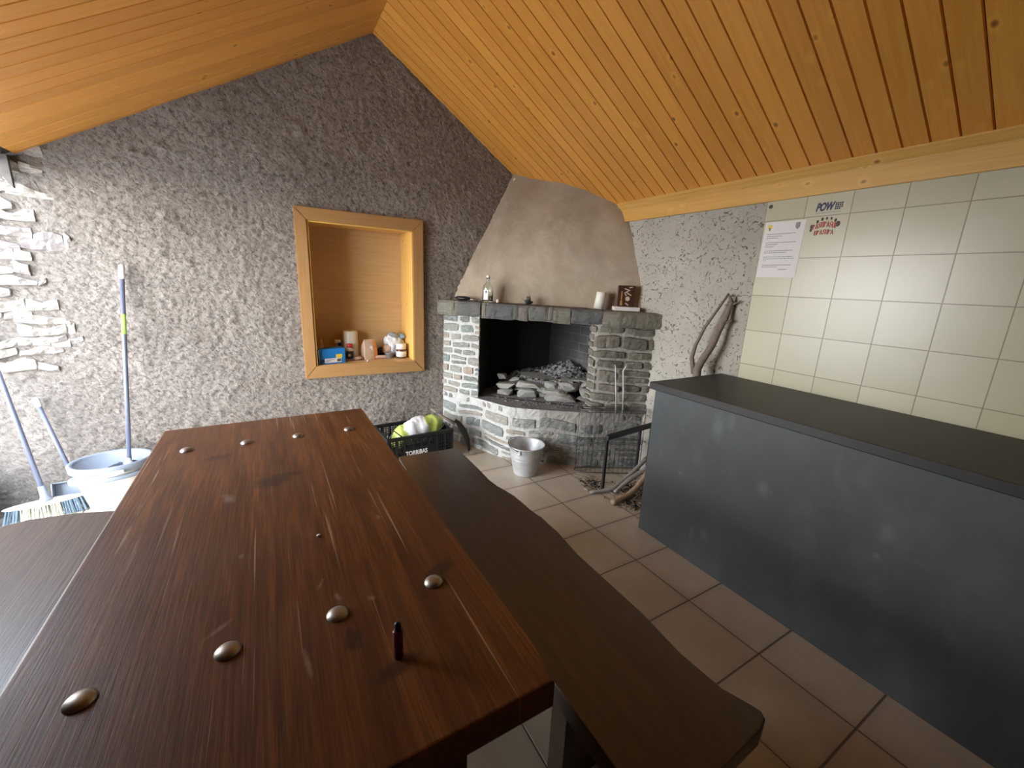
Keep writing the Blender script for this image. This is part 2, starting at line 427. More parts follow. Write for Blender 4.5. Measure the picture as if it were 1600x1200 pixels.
def counter_mat(name, c, patch_amt):
    s = N(name); v = s.co(); n = s.noise(v, 2.5, 5, .6)
    base = s.mix(s.ramp(n, [(.3, 0), (.7, 1)]), tuple(x*.8 for x in c), tuple(x*1.2 for x in c))
    n2 = s.noise(s.co(scale=(1, 1, .7)), 5.5, 5, .65, .3)
    base = s.mix(s.math('MULTIPLY', s.ramp(n2, [(.50, 0), (.80, 1)]), patch_amt), base, (.12, .14, .15))
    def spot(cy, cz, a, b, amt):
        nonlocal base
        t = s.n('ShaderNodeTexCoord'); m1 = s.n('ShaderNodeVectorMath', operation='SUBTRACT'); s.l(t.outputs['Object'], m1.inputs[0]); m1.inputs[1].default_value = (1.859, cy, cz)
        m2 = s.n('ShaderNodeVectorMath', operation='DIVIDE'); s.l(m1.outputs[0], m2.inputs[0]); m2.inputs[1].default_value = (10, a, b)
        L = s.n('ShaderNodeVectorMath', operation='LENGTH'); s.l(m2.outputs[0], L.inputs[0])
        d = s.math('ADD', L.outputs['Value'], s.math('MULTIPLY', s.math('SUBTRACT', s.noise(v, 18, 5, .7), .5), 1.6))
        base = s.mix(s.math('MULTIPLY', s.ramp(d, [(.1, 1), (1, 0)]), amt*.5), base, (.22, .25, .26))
    if patch_amt:  # paler patches at set places on the counter front
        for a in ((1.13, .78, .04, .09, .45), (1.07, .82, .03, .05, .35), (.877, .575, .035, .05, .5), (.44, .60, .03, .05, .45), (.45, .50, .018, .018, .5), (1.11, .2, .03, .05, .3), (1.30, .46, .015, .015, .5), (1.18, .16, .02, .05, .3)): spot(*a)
    s.set(base=base, rough=.5); s.bump(s.noise(v, 60, 4), .12, .002)
    return s.m

M_floor = tile_floor_mat(); M_wtile = wall_tile_mat(); M_rough = plaster_rough_mat(); M_fine = plaster_fine_mat()
M_hood = hood_mat(); M_soot = brick_soot_mat(); M_table = table_mat(); M_bench = bench_mat()
M_ceil = wood_uv('varnished_pine_boards', (.76, .31, .048), (.90, .43, .080))
M_trim = wood_uv('pine_trim', (.68, .37, .085), (.84, .51, .145), rough=.4)
M_niche = wood_uv('oak_veneer', (.38, .20, .075), (.50, .285, .11), knots=False, rough=.45)
M_nbox = wood_uv('oak_panel', (.52, .33, .15), (.68, .46, .23), knots=False, rough=.5)
M_stoneL = stone_mat('slate_masonry_pale', [(.17, .19, .185), (.28, .29, .26), (.36, .30, .24), (.21, .25, .24), (.32, .31, .27), (.14, .155, .15)], (.55, .57, .55), .55)
M_stoneR = stone_mat('slate_masonry_brown', [(.13, .125, .10), (.20, .19, .15), (.17, .155, .12), (.22, .20, .17)], (.40, .40, .35), .3)
M_stoneD = stone_mat('slate_masonry_sooty', [(.075, .08, .08), (.11, .115, .11), (.16, .14, .12), (.09, .09, .085)], (.27, .27, .25), .25)
M_rubble = stone_mat('lime_washed_rubble', [(.30, .27, .24), (.38, .35, .31), (.27, .24, .23), (.40, .37, .33)], (.50, .47, .44), .5)
M_rock = stone_mat('loose_slate', [(.28, .28, .26), (.36, .35, .31)], (.5, .5, .46), .3)
M_mortL = simple('pale_lit_lime_mortar', (.47, .475, .45), .95, var=.35, sc=28, bump=.8)  # left side: paleness is part lime bloom, part stronger daylight painted in
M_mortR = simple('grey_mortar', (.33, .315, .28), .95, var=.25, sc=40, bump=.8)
M_hearth = simple('ashy_hearth', (.20, .195, .20), .95, var=.5, sc=14, bump=.9)
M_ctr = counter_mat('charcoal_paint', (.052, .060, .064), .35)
M_ctop = counter_mat('dark_worktop', (.022, .021, .019), 0)
M_black = simple('black_plastic', (.012, .013, .014), .4, var=.2)
M_iron = simple('black_iron', (.018, .018, .02), .45, .3, var=.2)
M_wire = simple('dull_steel_wire', (.15, .15, .15), .45, .7)
M_bolt = simple('bolt_steel', (.36, .33, .29), .42, .9, var=.2)
M_galv = simple('galvanised_steel', (.60, .62, .63), .5, .5, var=.25, sc=18)
M_white = simple('white_plastic', (.80, .80, .77), .4, var=.04)
M_cream = simple('cream_plastic', (.80, .78, .68), .35, var=.04)
M_paper = simple('white_paper', (.80, .79, .78), .7, var=.03, bump=0)
M_bluegr = simple('blue_grey_plastic', (.27, .31, .37), .4, var=.08)
M_bluest = simple('blue_grey_coated_steel', (.17, .19, .27), .35, .2, var=.08)
M_green = simple('lime_green', (.35, .62, .10), .5, var=.1)
M_limebag = simple('lime_green_film', (.55, .68, .16), .35, var=.15, sc=8, bump=.4)
M_whitebag = simple('white_film', (.72, .74, .76), .4, var=.08, sc=8, bump=.4)
M_bark = simple('branch_bark', (.20, .16, .125), .85, var=.4, sc=40, bump=.8)
M_barkg = simple('grey_weathered_stick', (.30, .28, .26), .85, var=.3, sc=40, bump=.8)
M_barkt = simple('tan_stick', (.36, .25, .17), .85, var=.3, sc=40, bump=.8)
M_ash = simple('white_grey_ash', (.26, .26, .26), .95, var=.75, sc=60, bump=1)
M_char = simple('charcoal', (.02, .02, .02), .8, var=.4)
M_chips = simple('wood_litter', (.20, .14, .09), .9, var=.5, sc=60)
M_wax = simple('white_wax', (.82, .80, .72), .45, var=.04, sss=.2)
M_blue = simple('blue_card', (.015, .22, .62), .5, var=.05, bump=0)
M_ltblue = simple('light_blue_film', (.30, .52, .85), .5, var=.3, sc=40)
M_yellow = simple('yellow_label', (.80, .62, .05), .5, var=.05, bump=0)
M_red = simple('red_plastic', (.60, .04, .03), .4, var=.05, bump=0)
M_navy = simple('navy_label', (.03, .05, .12), .5, var=.2, bump=0)
M_tan = simple('tan_paper', (.60, .44, .32), .75, var=.12, sc=12, bump=.4)
M_orange = simple('orange_paper', (.70, .25, .05), .6, var=.1, bump=0)
M_brownjar = simple('dark_brown_jar', (.10, .03, .015), .2, var=.2, bump=0)
M_greycup = simple('grey_plastic', (.28, .29, .31), .45, var=.1)
M_pink = simple('pinkish_paper', (.52, .36, .29), .7, var=.1)
M_ink = simple('black_ink', (.03, .03, .035), .6, var=.1, bump=0)
M_inkb = simple('dark_navy_ink', (.035, .03, .09), .5, var=.1, bump=0)
M_inkr = simple('red_ink', (.55, .10, .07), .5, var=.2, bump=0)
M_inkg = simple('grey_ink', (.28, .29, .30), .6, var=.1, bump=0)
M_brown = simple('brown_card', (.05, .022, .010), .5, var=.2, bump=0)
M_gold = simple('ochre_print', (.45, .25, .09), .5, var=.2, bump=0)
M_beam = simple('weathered_steel', (.10, .09, .085), .6, .3, var=.3)
M_gutter = simple('zinc_gutter', (.55, .55, .57), .4, .5)
M_earth = simple('gravel_ground', (.60, .58, .54), .95, var=.4, sc=6, bump=1)
M_dirt = simple('dark_earthy_rock', (.075, .055, .045), .95, var=.4, sc=12, bump=1)
M_mop = simple('dark_mop_strands', (.04, .05, .07), .8, var=.3)
M_brist = simple('cream_bristles', (.62, .60, .48), .7, var=.25, sc=60)
M_bristb = simple('blue_bristles', (.16, .22, .28), .7, var=.25, sc=60)
M_lighter = simple('dark_red_plastic', (.10, .012, .010), .25, var=.1, bump=0)
M_roof = simple('roof_deck', (.12, .10, .09), .9)
M_grout = simple('soot_black', (.012, .012, .012), .95)
g = N('clear_glass'); g.set(base=(.93, .97, .95), rough=.02, trans=1.0, ior=1.45); M_glass = g.m

# ------------------------------------------------------------------ the room shell
YA, XB, ZE = 3.45, 2.5, 2.03           # niche wall, tiled wall, eave height at the tiled wall
RX, RZ = .806, 3.075                   # ridge
SR = (RZ-ZE)/(XB-RX); SL = .5811
YN = -1.3
def roofz(x): return RZ-(x-RX)*SR if x > RX else RZ-(RX-x)*SL

bm = B(); box(bm, -1.12, 2.62, YN-.1, 3.6, -.08, 0)
struct('floor', bm, M_floor)
bm = B(); box(bm, -30, 30, -30, 40, -.25, -.09)
struct('ground', bm, M_earth)

# ceiling: pine boards running up both slopes, edges every 90.5 mm
bm = B(); uvl = bm.loops.layers.uv.new('UVMap'); rnd = random.Random(3)
def board(x0, x1, ya, yb):
    L = math.hypot(x1-x0, roofz(x1)-roofz(x0)); c = .0080; g_ = .0014; th = .012
    s0 = Vector((x0, 0, roofz(x0))); s1 = Vector((x1, 0, roofz(x1))); d = (s1-s0).normalized()
    nrm = Vector((-d.z, 0, d.x)); nrm = nrm if nrm.z > 0 else -nrm
    c2 = .0028
    prof = [(ya+g_, th), (ya+g_, c), (ya+g_+c2, 0), (yb-g_-c2, 0), (yb-g_, c), (yb-g_, th)]
    A = [bm.verts.new(s0+nrm*h+Vector((0, y, 0))) for y, h in prof]
    Bv = [bm.verts.new(s1+nrm*h+Vector((0, y, 0))) for y, h in prof]
    off = rnd.uniform(0, 40); v0 = rnd.randint(0, 60)*.1
    for i in range(5):
        f = bm.faces.new((A[i], A[i+1], Bv[i+1], Bv[i]))
        for lp in f.loops:
            v = lp.vert; at0 = v in A; y = v.co.y-ya
            lp[uvl].uv = (off+(0 if at0 else L), v0+y)
    
k0 = int((YN-.603)/.0905)-1
k = k0
while .603+.0905*k < YA:
    ya = .603+.0905*k; yb = min(ya+.0905, YA+.03)
    board(RX, XB+.02, ya, yb); board(RX, XL-.02, ya, yb); k += 1
for a, b in ((RX, XB+.14), (RX, XL-.12)):
    vs = []
    for x, dz in ((a, .0125), (b, .0125), (b, .10), (a, .10)):
        for y in (YN-.12, YA+.5): vs.append(bm.verts.new((x, y, roofz(x)+dz*1.18)))
    for q in ((0,2,3,1),(2,4,5,3),(4,6,7,5),(6,0,1,7),(0,6,4,2),(1,3,5,7)):
        f = bm.faces.new([vs[i] for i in q]); f.material_index = 1
struct('ceiling', bm, [M_ceil, M_roof])

def edge_noise(z): return noise.noise(Vector((0, 9, z*2.2)))*.14
# niche wall: rough cement render, bare rubble masonry towards the open end
NX0, NX1, NZ0, NZ1 = .30, 1.065, .743, 1.795
bm = B(); X0w, X1w, dxw = -2.2, 2.56, .0125
nx = int((X1w-X0w)/dxw); nz = 240
def stones_h(x, z):
    p = Vector((x*4.2+noise.noise(Vector((x*2, z*3, 7)))*.9, 0, z*11+noise.noise(Vector((x*3, z*3, 3)))*1.2))
    d, _ = noise.voronoi(p, distance_metric='DISTANCE', exponent=2)
    e = min(1, (d[1]-d[0])*3.0)
    return (e-.5)*.035 + noise.noise(Vector((math.floor(p.x), 1, math.floor(p.z)))*3.3)*.02
grid = {}
for i in range(nx+1):
    x = X0w+(X1w-X0w)*i/nx
    top = roofz(x)+.012 if x > XL+.03 else 2.06+.05*noise.noise(Vector((x*3, 0, 0)))
    for j in range(nz+1):
        z = -.05+(top+.05)*j/nz
        a = noise.fractal(Vector((x*34, 0, z*34)), .6, 2.1, 3)*.0075
        b = max(0, noise.fractal(Vector((x*13+z*4, 1.5, z*13)), .8, 2.1, 2)-.05)*.010
        c = noise.noise(Vector((x*2.1, 5, z*2.1)))*.012
        h = a+b+c
        t = (x+.98+noise.noise(Vector((0, 9, z*2.2)))*.14)
        t = max(0, min(1, -t/.16+.2))
        if t > 0: h = h*(1-.2*t)-(.008*t if z > .8 else 0)
        if x < -1.5: h += (x+1.5)*.15 + (x+1.5)*.1*noise.noise(Vector((z*4, 0, 0)))
        yy = YA-h if x > -1.55 else YA-h-(x+1.55)*.2
        grid[i, j] = bm.verts.new((x, yy, z))
for i in range(nx):
    for j in range(nz):
        c = (grid[i, j].co+grid[i+1, j+1].co)/2
        if NX0-.02 < c.x < NX1+.02 and NZ0-.02 < c.z < NZ1+.02: continue
        bm.faces.new((grid[i, j], grid[i+1, j], grid[i+1, j+1], grid[i, j+1]))
for f in bm.faces: f.smooth = True
# solid body behind the render, with the recess left free
pts = [(X0w, -.05), (NX0-.03, -.05), (NX0-.03, 2.0), (X0w, 2.0)]
def slab(x0, x1, z0, z1): 
    a = [bm.verts.new((x, y, z)) for x, y, z in ((x0, YA+.05, z0), (x1, YA+.05, z0), (x1, YA+.05, min(z1, 9)), (x0, YA+.05, z1), (x0, YA+.45, z0), (x1, YA+.45, z0), (x1, YA+.45, z1), (x0, YA+.45, z1))]
    for q in ((0,1,2,3),(7,6,5,4),(0,4,5,1),(1,5,6,2),(2,6,7,3),(3,7,4,0)): bm.faces.new([a[i] for i in q])
slab(X0w, NX0-.03, -.05, 1.98); slab(NX1+.03, X1w+.05, -.05, 1.98); slab(NX0-.03, NX1+.03, -.05, NZ0-.03); slab(NX0-.03, NX1+.03, NZ1+.03, 1.98)
a = [bm.verts.new((x, y, z)) for y in (YA+.05, YA+.45) for x, z in ((XL, 1.98), (XB+.1, 1.98), (RX, RZ+.02))]
for q in ((0,1,2),(5,4,3),(0,3,4,1),(1,4,5,2),(2,5,3,0)): bm.faces.new([a[i] for i in q])
PW = Path([(-2.15, YA-.135), (-1.55, YA-.009), (-.9, YA+.003)])
n0 = len(bm.faces); zz_ = .82; rr_ = random.Random(77)
while zz_ < 2.0:
    hh_ = rr_.uniform(.035, .085); L1 = 1.16+edge_noise(zz_)+rr_.uniform(-.14, .05)
    stones(bm, PW, zz_, zz_+hh_, (hh_, hh_), (.05, .26), .013, int(zz_*999), -.010, tilt=rr_.uniform(-.02, .02), skip=.12, s1=L1, wave=.03, rough=1.9); zz_ += hh_+rr_.uniform(-.004, .004)
bm.faces.ensure_lookup_table()
for f in bm.faces[n0:]: f.material_index = 1
struct('wall_back', bm, [M_rough, M_rubble])

# tiled wall on the right: grey pitted plaster, cream tiles nearer the camera
bm = B(); box(bm, XB, XB+.12, YN-.1, YA, 0, 2.06)
wr = struct('wall_right', bm, M_fine)
bm = B(); box(bm, XB-.010, XB-.0002, YN, 1.447, 0, 1.925, .001)
obj('tiling', bm, M_wtile, wr)
# closed part of the left side and the wall behind the camera
bm = B(); box(bm, XL-.25, XL, YN-.1, OP0, 0, 2.02)
struct('wall_left', bm, M_rough)
bm = B()
box(bm, XL, XB, YN-.1, YN, 0, 2.0)
a = [bm.verts.new((x, y, z)) for y in (YN-.1, YN) for x, z in ((XL, 2.0), (XB, 2.0), (RX, RZ))]
for q in ((0,1,2),(5,4,3),(0,3,4,1),(1,4,5,2),(2,5,3,0)): bm.faces.new([a[i] for i in q])
struct('wall_front', bm, M_rough)

def uvboard(bm, x0, x1, y0, y1, z0, z1, axis, bev=.003, off=None):
    """a box whose UV runs along `axis` (0,1,2)"""
    uv = bm.loops.layers.uv.verify()
    before = set(bm.faces)
    box(bm, x0, x1, y0, y1, z0, z1, bev)
    off = random.uniform(0, 30) if off is None else off
    bm.normal_update()
    for f in bm.faces:
        if f in before: continue
        n_ = [abs(c) for c in f.normal]; ot = [i for i in range(3) if i != axis]
        c_ax = ot[0] if n_[ot[0]] < n_[ot[1]] else ot[1]
        for lp in f.loops: lp[uv].uv = (lp.vert.co[axis]+off, lp.vert.co[c_ax]+off*.37)
bm = B(); uvboard(bm, XB-.028, XB, YN, 2.60, 1.922, 2.018, 1)
struct('trim_1', bm, M_trim)
bm = B(); uv = bm.loops.layers.uv.verify()
prof = [(0, 0), (-.052, 0), (-.052, -.008), (-.046, -.016), (-.049, -.024), (-.040, -.036), (-.032, -.044), (-.032, -.05), (0, -.05)]
A = [bm.verts.new((XB+x, YN, 2.062+z)) for x, z in prof]; Bv = [bm.verts.new((XB+x, 2.62, 2.062+z)) for x, z in prof]
for i in range(len(prof)):
    j = (i+1) % len(prof); f = bm.faces.new((A[i], A[j], Bv[j], Bv[i]))
    for lp in f.loops: lp[uv].uv = (lp.vert.co.y, lp.vert.co.z*1.3)
bm.faces.new(A[::-1]); bm.faces.new(Bv)
struct('trim_2', bm, M_trim)

# ------------------------------------------------------------------ eave beam at the open end
t = thing('eave_beam', 'dark steel eave beam with gutter at the upper left corner', 'beam', (XL, 2.4, 2.0))
bm = B(); box(bm, XL-.10, XL-.02, OP0-.0, YA-.04, 1.99, 2.055, .003); obj('beam', bm, M_beam, t)
bm = B(); tube(bm, [(XL-.06, OP0, 1.972), (XL-.06, YA-.05, 1.972)], .016, 12); obj('gutter_pipe', bm, M_gutter, t, True)
bm = B(); prism(bm, [(0, 0), (.10, 0), (0, -.16)], -.012, .012)
bmesh.ops.transform(bm, matrix=frame((XL-.09, YA-.07, 1.958), (1, 0, 0), (0, 0, 1)) @ Matrix.Scale(-1, 4, (1, 0, 0)) @ Matrix.Translation((-.06, 0, 0)), verts=bm.verts)
bmesh.ops.recalc_face_normals(bm, faces=bm.faces); obj('bracket', bm, M_beam, t)

# ------------------------------------------------------------------ wooden recess cupboard
t = thing('wall_niche', 'oak framed recessed shelf niche in the rough rendered wall', 'niche', (.68, YA, .65))
FX0, FX1, FZ0, FZ1 = .222, 1.150, .648, 1.880; yf = YA-.035
def mitre(name, pts, axis):
    bm = B(); uv = bm.loops.layers.uv.verify()
    a = [bm.verts.new((x, yf, z)) for x, z in pts]; b = [bm.verts.new((x, YA+.02, z)) for x, z in pts]
    bm.faces.new(a[::-1]); bm.faces.new(b)
    for i in range(4): bm.faces.new((a[i], a[(i+1) % 4], b[(i+1) % 4], b[i]))
    bmesh.ops.recalc_face_normals(bm, faces=bm.faces)
    o = random.uniform(0, 9)
    for f in bm.faces:
        for lp in f.loops:
            c = lp.vert.co; lp[uv].uv = ((c.x, c.z+c.y) if axis == 0 else (c.z, c.x+c.y)); lp[uv].uv.x += o
    bmesh.ops.bevel(bm, geom=[e for e in bm.edges if abs(e.verts[0].co.y-yf) < 1e-6 and abs(e.verts[1].co.y-yf) < 1e-6], offset=.004, segments=2, affect='EDGES')
    obj(name, bm, M_niche, t)
mitre('frame_board', [(FX0, FZ0), (FX0, FZ1), (NX0, NZ1), (NX0, NZ0)], 2)
mitre('frame_board', [(FX1, FZ1), (FX1, FZ0), (NX1, NZ0), (NX1, NZ1)], 2)
mitre('frame_board', [(FX0, FZ1), (FX1, FZ1), (NX1, NZ1), (NX0, NZ1)], 0)
mitre('frame_board', [(FX1, FZ0), (FX0, FZ0), (NX0, NZ0), (NX1, NZ0)], 0)
bm = B()
for x0, x1, z0, z1, ax in ((NX0, NX0+.012, NZ0, NZ1, 2), (NX1-.012, NX1, NZ0, NZ1, 2), (NX0, NX1, NZ1-.012, NZ1, 0), (NX0, NX1, NZ0-.01, NZ0+.002, 0)):
    uvboard(bm, x0, x1, yf+.010, yf+.03, z0, z1, ax, .003)
obj('inner_bead', bm, M_trim, t)
bm = B(); uvboard(bm, NX0-.015, NX1+.015, 3.785, 3.80, NZ0-.015, NZ1+.015, 0, 0); obj('back_panel', bm, M_nbox, t)
for x0, x1 in ((NX0-.016, NX0), (NX1, NX1+.016)):
    bm = B(); uvboard(bm, x0, x1, YA-.01, 3.785, NZ0-.015, NZ1+.015, 2, 0); obj('side_panel', bm, M_trim, t)
bm = B(); uvboard(bm, NX0-.015, NX1+.015, YA-.01, 3.785, NZ1, NZ1+.015, 0, 0); obj('top_panel', bm, M_trim, t)
bm = B(); uvboard(bm, NX0-.015, NX1+.015, YA-.01, 3.785, NZ0-.017, NZ0-.002, 0, 0); obj('shelf', bm, M_nbox, t)

NZ = NZ0-.0015
# blue carton
t = thing('carton', 'blue cardboard carton lying on its long side at the left of the niche', 'box', (.42, 3.50, NZ))
M_ = frame((.322, 3.462, NZ), (.197, .045, 0), (-.045, .197, 0))
bm = B(); box(bm, 0, .205, 0, .09, 0, .120, .002, M_); obj('box_body', bm, M_blue, t)
bm = B(); box(bm, .045, .175, -.0015, -.0003, .010, .045, 0, M_); box(bm, .0, .004, -.001, -.0003, .004, .115, 0, M_); obj('white_label', bm, M_paper, t)
bm = B()
for i in range(9): box(bm, .140+i*.0035, .1418+i*.0035, -.0022, -.0016, .016, .038, 0, M_)
for i in range(3): box(bm, .055, .075+.02*((i*7) % 3), -.0022, -.0016, .018+i*.008, .020+i*.008, 0, M_)
lathe(bm, [(0, 0), (.011, 0), (.011, .001), (0, .001)], seg=20, M=M_ @ Matrix.Translation((.030, -.0003, .028)) @ Matrix.Rotation(PI/2, 4, 'X')); obj('print', bm, M_ink, t)
bm = B(); box(bm, .132, .182, -.0015, -.0003, .046, .074, 0, M_); obj('yellow_label', bm, M_yellow, t)
# spray bottle behind the carton
t = thing('spray_bottle', 'small white spray bottle showing its trigger head above the blue carton', 'bottle', (.495, 3.66, NZ))
bm = B(); lathe(bm, [(0, 0), (.026, 0), (.028, .01), (.028, .08), (.014, .105), (.012, .12), (0, .12)], (.495, 3.66, NZ), 24); obj('bottle_body', bm, M_white, t, True)
bm = B(); box(bm, .470, .515, 3.645, 3.675, NZ+.135, NZ+.165, .006); box(bm, .488, .505, 3.650, 3.670, NZ+.11, NZ+.14, .004); obj('spray_head', bm, M_white, t)
bm = B(); lathe(bm, [(0, 0), (.013, 0), (.015, .004), (.0, .004)], seg=18, M=Matrix.Translation((.503, 3.64, NZ+.13)) @ Matrix.Rotation(PI/2, 4, 'X')); obj('nozzle', bm, M_black, t)
# small peg behind the carton, far left
bm = B(); lathe(bm, [(0, 0), (.022, 0), (.020, .12), (.008, .14), (.008, .17), (0, .172)], (.37, 3.68, NZ), 20)
tag(obj('bottle', bm, M_tan, None, True), 'small tan narrow-necked bottle behind the left end of the blue carton', 'bottle')
# kitchen roll
t = thing('paper_roll', 'tall upright roll of cream kitchen paper at the back of the niche', 'kitchen roll', (.60, 3.71, NZ))
bm = B(); lathe(bm, [(.02, 0), (.062, 0), (.063, .01), (.058, .225), (.054, .232), (.02, .232)], (.60, 3.71, NZ), 40); obj('paper', bm, M_cream, t, True)
bm = B(); lathe(bm, [(.019, 0), (.019, .231), (.016, .231), (.016, 0)], (.60, 3.71, NZ), 24); obj('core', bm, M_tan, t)
# bottle with red cap
t = thing('sauce_bottle', 'small bottle with navy label and red cap before the kitchen roll', 'bottle', (.575, 3.615, NZ))
bm = B(); lathe(bm, [(0, 0), (.027, 0), (.029, .006), (.029, .085), (.022, .10), (.018, .108), (0, .108)], (.575, 3.615, NZ), 28); obj('bottle_body', bm, M_white, t, True)
bm = B(); lathe(bm, [(.0295, .012), (.0300, .012), (.0300, .078), (.0295, .078)], (.575, 3.615, NZ), 28); obj('label', bm, M_navy, t, True)
bm = B(); lathe(bm, [(0, .107), (.024, .107), (.024, .132), (.021, .136), (0, .136)], (.575, 3.615, NZ), 28); obj('cap', bm, M_red, t, True)
bm = B(); lathe(bm, [(0, 0), (.011, 0), (.011, .001), (0, .001)], seg=18, M=Matrix.Translation((.567, 3.5845, NZ+.045)) @ Matrix.Rotation(PI/2, 4, 'X')); obj('emblem', bm, M_paper, t)
# crumpled tissue
def lump(name, size, loc, m, seed, label, cat, amp=.25):
    bm = B(); bmesh.ops.create_icosphere(bm, subdivisions=3, radius=1)
    for v in bm.verts:
        k_ = 1+amp*noise.noise(v.co*2.2+Vector((seed, 0, 0)))*2
        v.co = Vector((v.co.x*size[0]/2*k_, v.co.y*size[1]/2*k_, max(-1, v.co.z*k_)*size[2]/2+size[2]/2))
    bm.normal_update(); xf(bm, loc); return tag(obj(name, bm, m, None, True), label, cat)
lump('crumpled_paper', (.10, .05, .03), (.63, 3.60, NZ), M_pink, 3, 'crumpled pinkish paper scrap on the niche shelf beside the carton', 'paper')
# paper bag
t = thing('paper_bag', 'folded tan and white paper bag with an orange side in the niche', 'bag', (.735, 3.63, NZ))
bm = B(); Mb = frame((.735, 3.63, NZ), (1, .25, 0), (-.25, 1, 0))
rings = []
for z, sx, sy, dx_ in ((0, .054, .036, 0), (.06, .055, .037, 0), (.105, .052, .034, 0), (.130, .050, .022, .001), (.156, .046, .007, .002), (.166, .045, .004, .0)):
    rings.append([bm.verts.new(Mb @ Vector((x*sx+dx_+noise.noise(Vector((x, y, z*20)))*.003, y*sy, z))) for x, y in ((-1, -1), (-.1, -1.1), (.45, -1.05), (1, -1), (1.05, 0), (1, 1), (0, 1.1), (-1, 1))])
for a, b in zip(rings, rings[1:]):
    for i in range(8):
        f = bm.faces.new((a[i], a[(i+1) % 8], b[(i+1) % 8], b[i])); f.material_index = 1 if i in (2, 3, 4) and a is not rings[-2] else 0
bm.faces.new(rings[-1]); bm.faces.new(rings[0][::-1])
obj('bag_body', bm, [M_tan, M_orange], t)
bm = B()
vs = [bm.verts.new(Mb @ Vector(p)) for p in ((-.022, -.0385, .035), (.008, -.040, .03), (.014, -.0385, .115), (-.010, -.0375, .118))]; bm.faces.new(vs)
obj('white_patch', bm, M_paper, t)
# baguette-like stick
bm = B(); tube(bm, [(.765, 3.615, NZ+.014), (.80, 3.61, NZ+.016), (.86, 3.605, NZ+.015), (.885, 3.60, NZ+.012)], [.008, .013, .014, .009], 12)
tag(obj('rolled_wrapper', bm, M_pink, None, True), 'thin pinkish rolled wrapper lying before the paper bag', 'wrapper')
bm = B(); bmesh.ops.create_icosphere(bm, subdivisions=2, radius=.007); xf(bm, (.693, 3.50, NZ+.007)); tag(obj('bead', bm, M_white, None, True), 'tiny white bead at the front edge of the niche shelf', 'bead')
# dim glass behind
bm = B(); lathe(bm, [(0, 0), (.03, 0), (.03, .06), (.012, .08), (0, .082)], (.85, 3.72, NZ), 20); tag(obj('jar', bm, M_navy, None, True), 'small dark lidded jar in shade between paper bag and jars', 'jar')
# grey tub
t = thing('plastic_tub', 'small open grey plastic tub beside the dark labelled jar', 'tub', (.90, 3.62, NZ))
bm = B(); lathe(bm, [(0, .0), (.027, 0), (.034, .045), (.037, .045), (.037, .050), (.032, .050), (.025, .004), (0, .004)], (.90, 3.61, NZ), 28); obj('tub_body', bm, M_greycup, t, True)
# jar with white label and lid
t = thing('labelled_jar', 'dark brown jar with white label and white lid, right end of niche', 'jar', (1.00, 3.60, NZ))
bm = B(); lathe(bm, [(0, 0), (.040, 0), (.043, .006), (.043, .068), (.038, .078), (0, .078)], (1.0, 3.60, NZ), 32); obj('jar_body', bm, M_brownjar, t, True)
bm = B(); lathe(bm, [(.0435, .012), (.0441, .012), (.0441, .060), (.0435, .060)], (1.0, 3.60, NZ), 32); obj('label', bm, M_paper, t, True)
bm = B(); lathe(bm, [(0, .078), (.042, .078), (.043, .120), (.040, .126), (0, .126)], (1.0, 3.60, NZ), 32); obj('lid', bm, M_white, t, True)
bm = B()
for i in range(3):
    for j in range(5):
        a0 = -PI/2-.55+j*.14-.15; r_ = .0446
        p = [bm.verts.new((1.0+r_*math.cos(a), 3.60+r_*math.sin(a), NZ+z)) for a, z in ((a0, .022+i*.011), (a0+.09, .022+i*.011), (a0+.09, .025+i*.011), (a0, .025+i*.011))]; bm.faces.new(p)
obj('print', bm, M_inkg, t)
# plastic carrier bag
t = thing('plastic_bag', 'crumpled grey and white plastic bag with blue print behind the labelled jar', 'bag', (.98, 3.70, NZ))
bm = B(); bmesh.ops.create_icosphere(bm, subdivisions=4, radius=1)
for v in bm.verts:
    k_ = 1+.3*noise.noise(v.co*2.5)+.12*noise.noise(v.co*7)
    v.co = Vector((v.co.x*.085*k_, v.co.y*.045*k_, max(0, (v.co.z*k_+.95))*.105))
xf(bm, (.965, 3.70, NZ)); obj('bag_body', bm, M_whitebag, t, True)
for nm, m, lc, sz in (('print_patch', M_ltblue, (1.022, 3.67, NZ+.182), (.036, .014, .020)), ('grey_fold', M_greycup, (.955, 3.655, NZ+.195), (.05, .018, .022))):
    bm = B(); bmesh.ops.create_icosphere(bm, subdivisions=3, radius=1)
    for v in bm.verts: v.co = Vector((v.co.x*sz[0], v.co.y*sz[1], v.co.z*sz[2]))*(1+.3*noise.noise(v.co*4))
    xf(bm, lc, 0, 0, .35); obj(nm, bm, m, t, True)
lump('bread_roll', (.085, .06, .12), (.905, 3.69, NZ), M_tan, 8, 'tan crumpled paper wrapped lump left of the plastic bag', 'food')

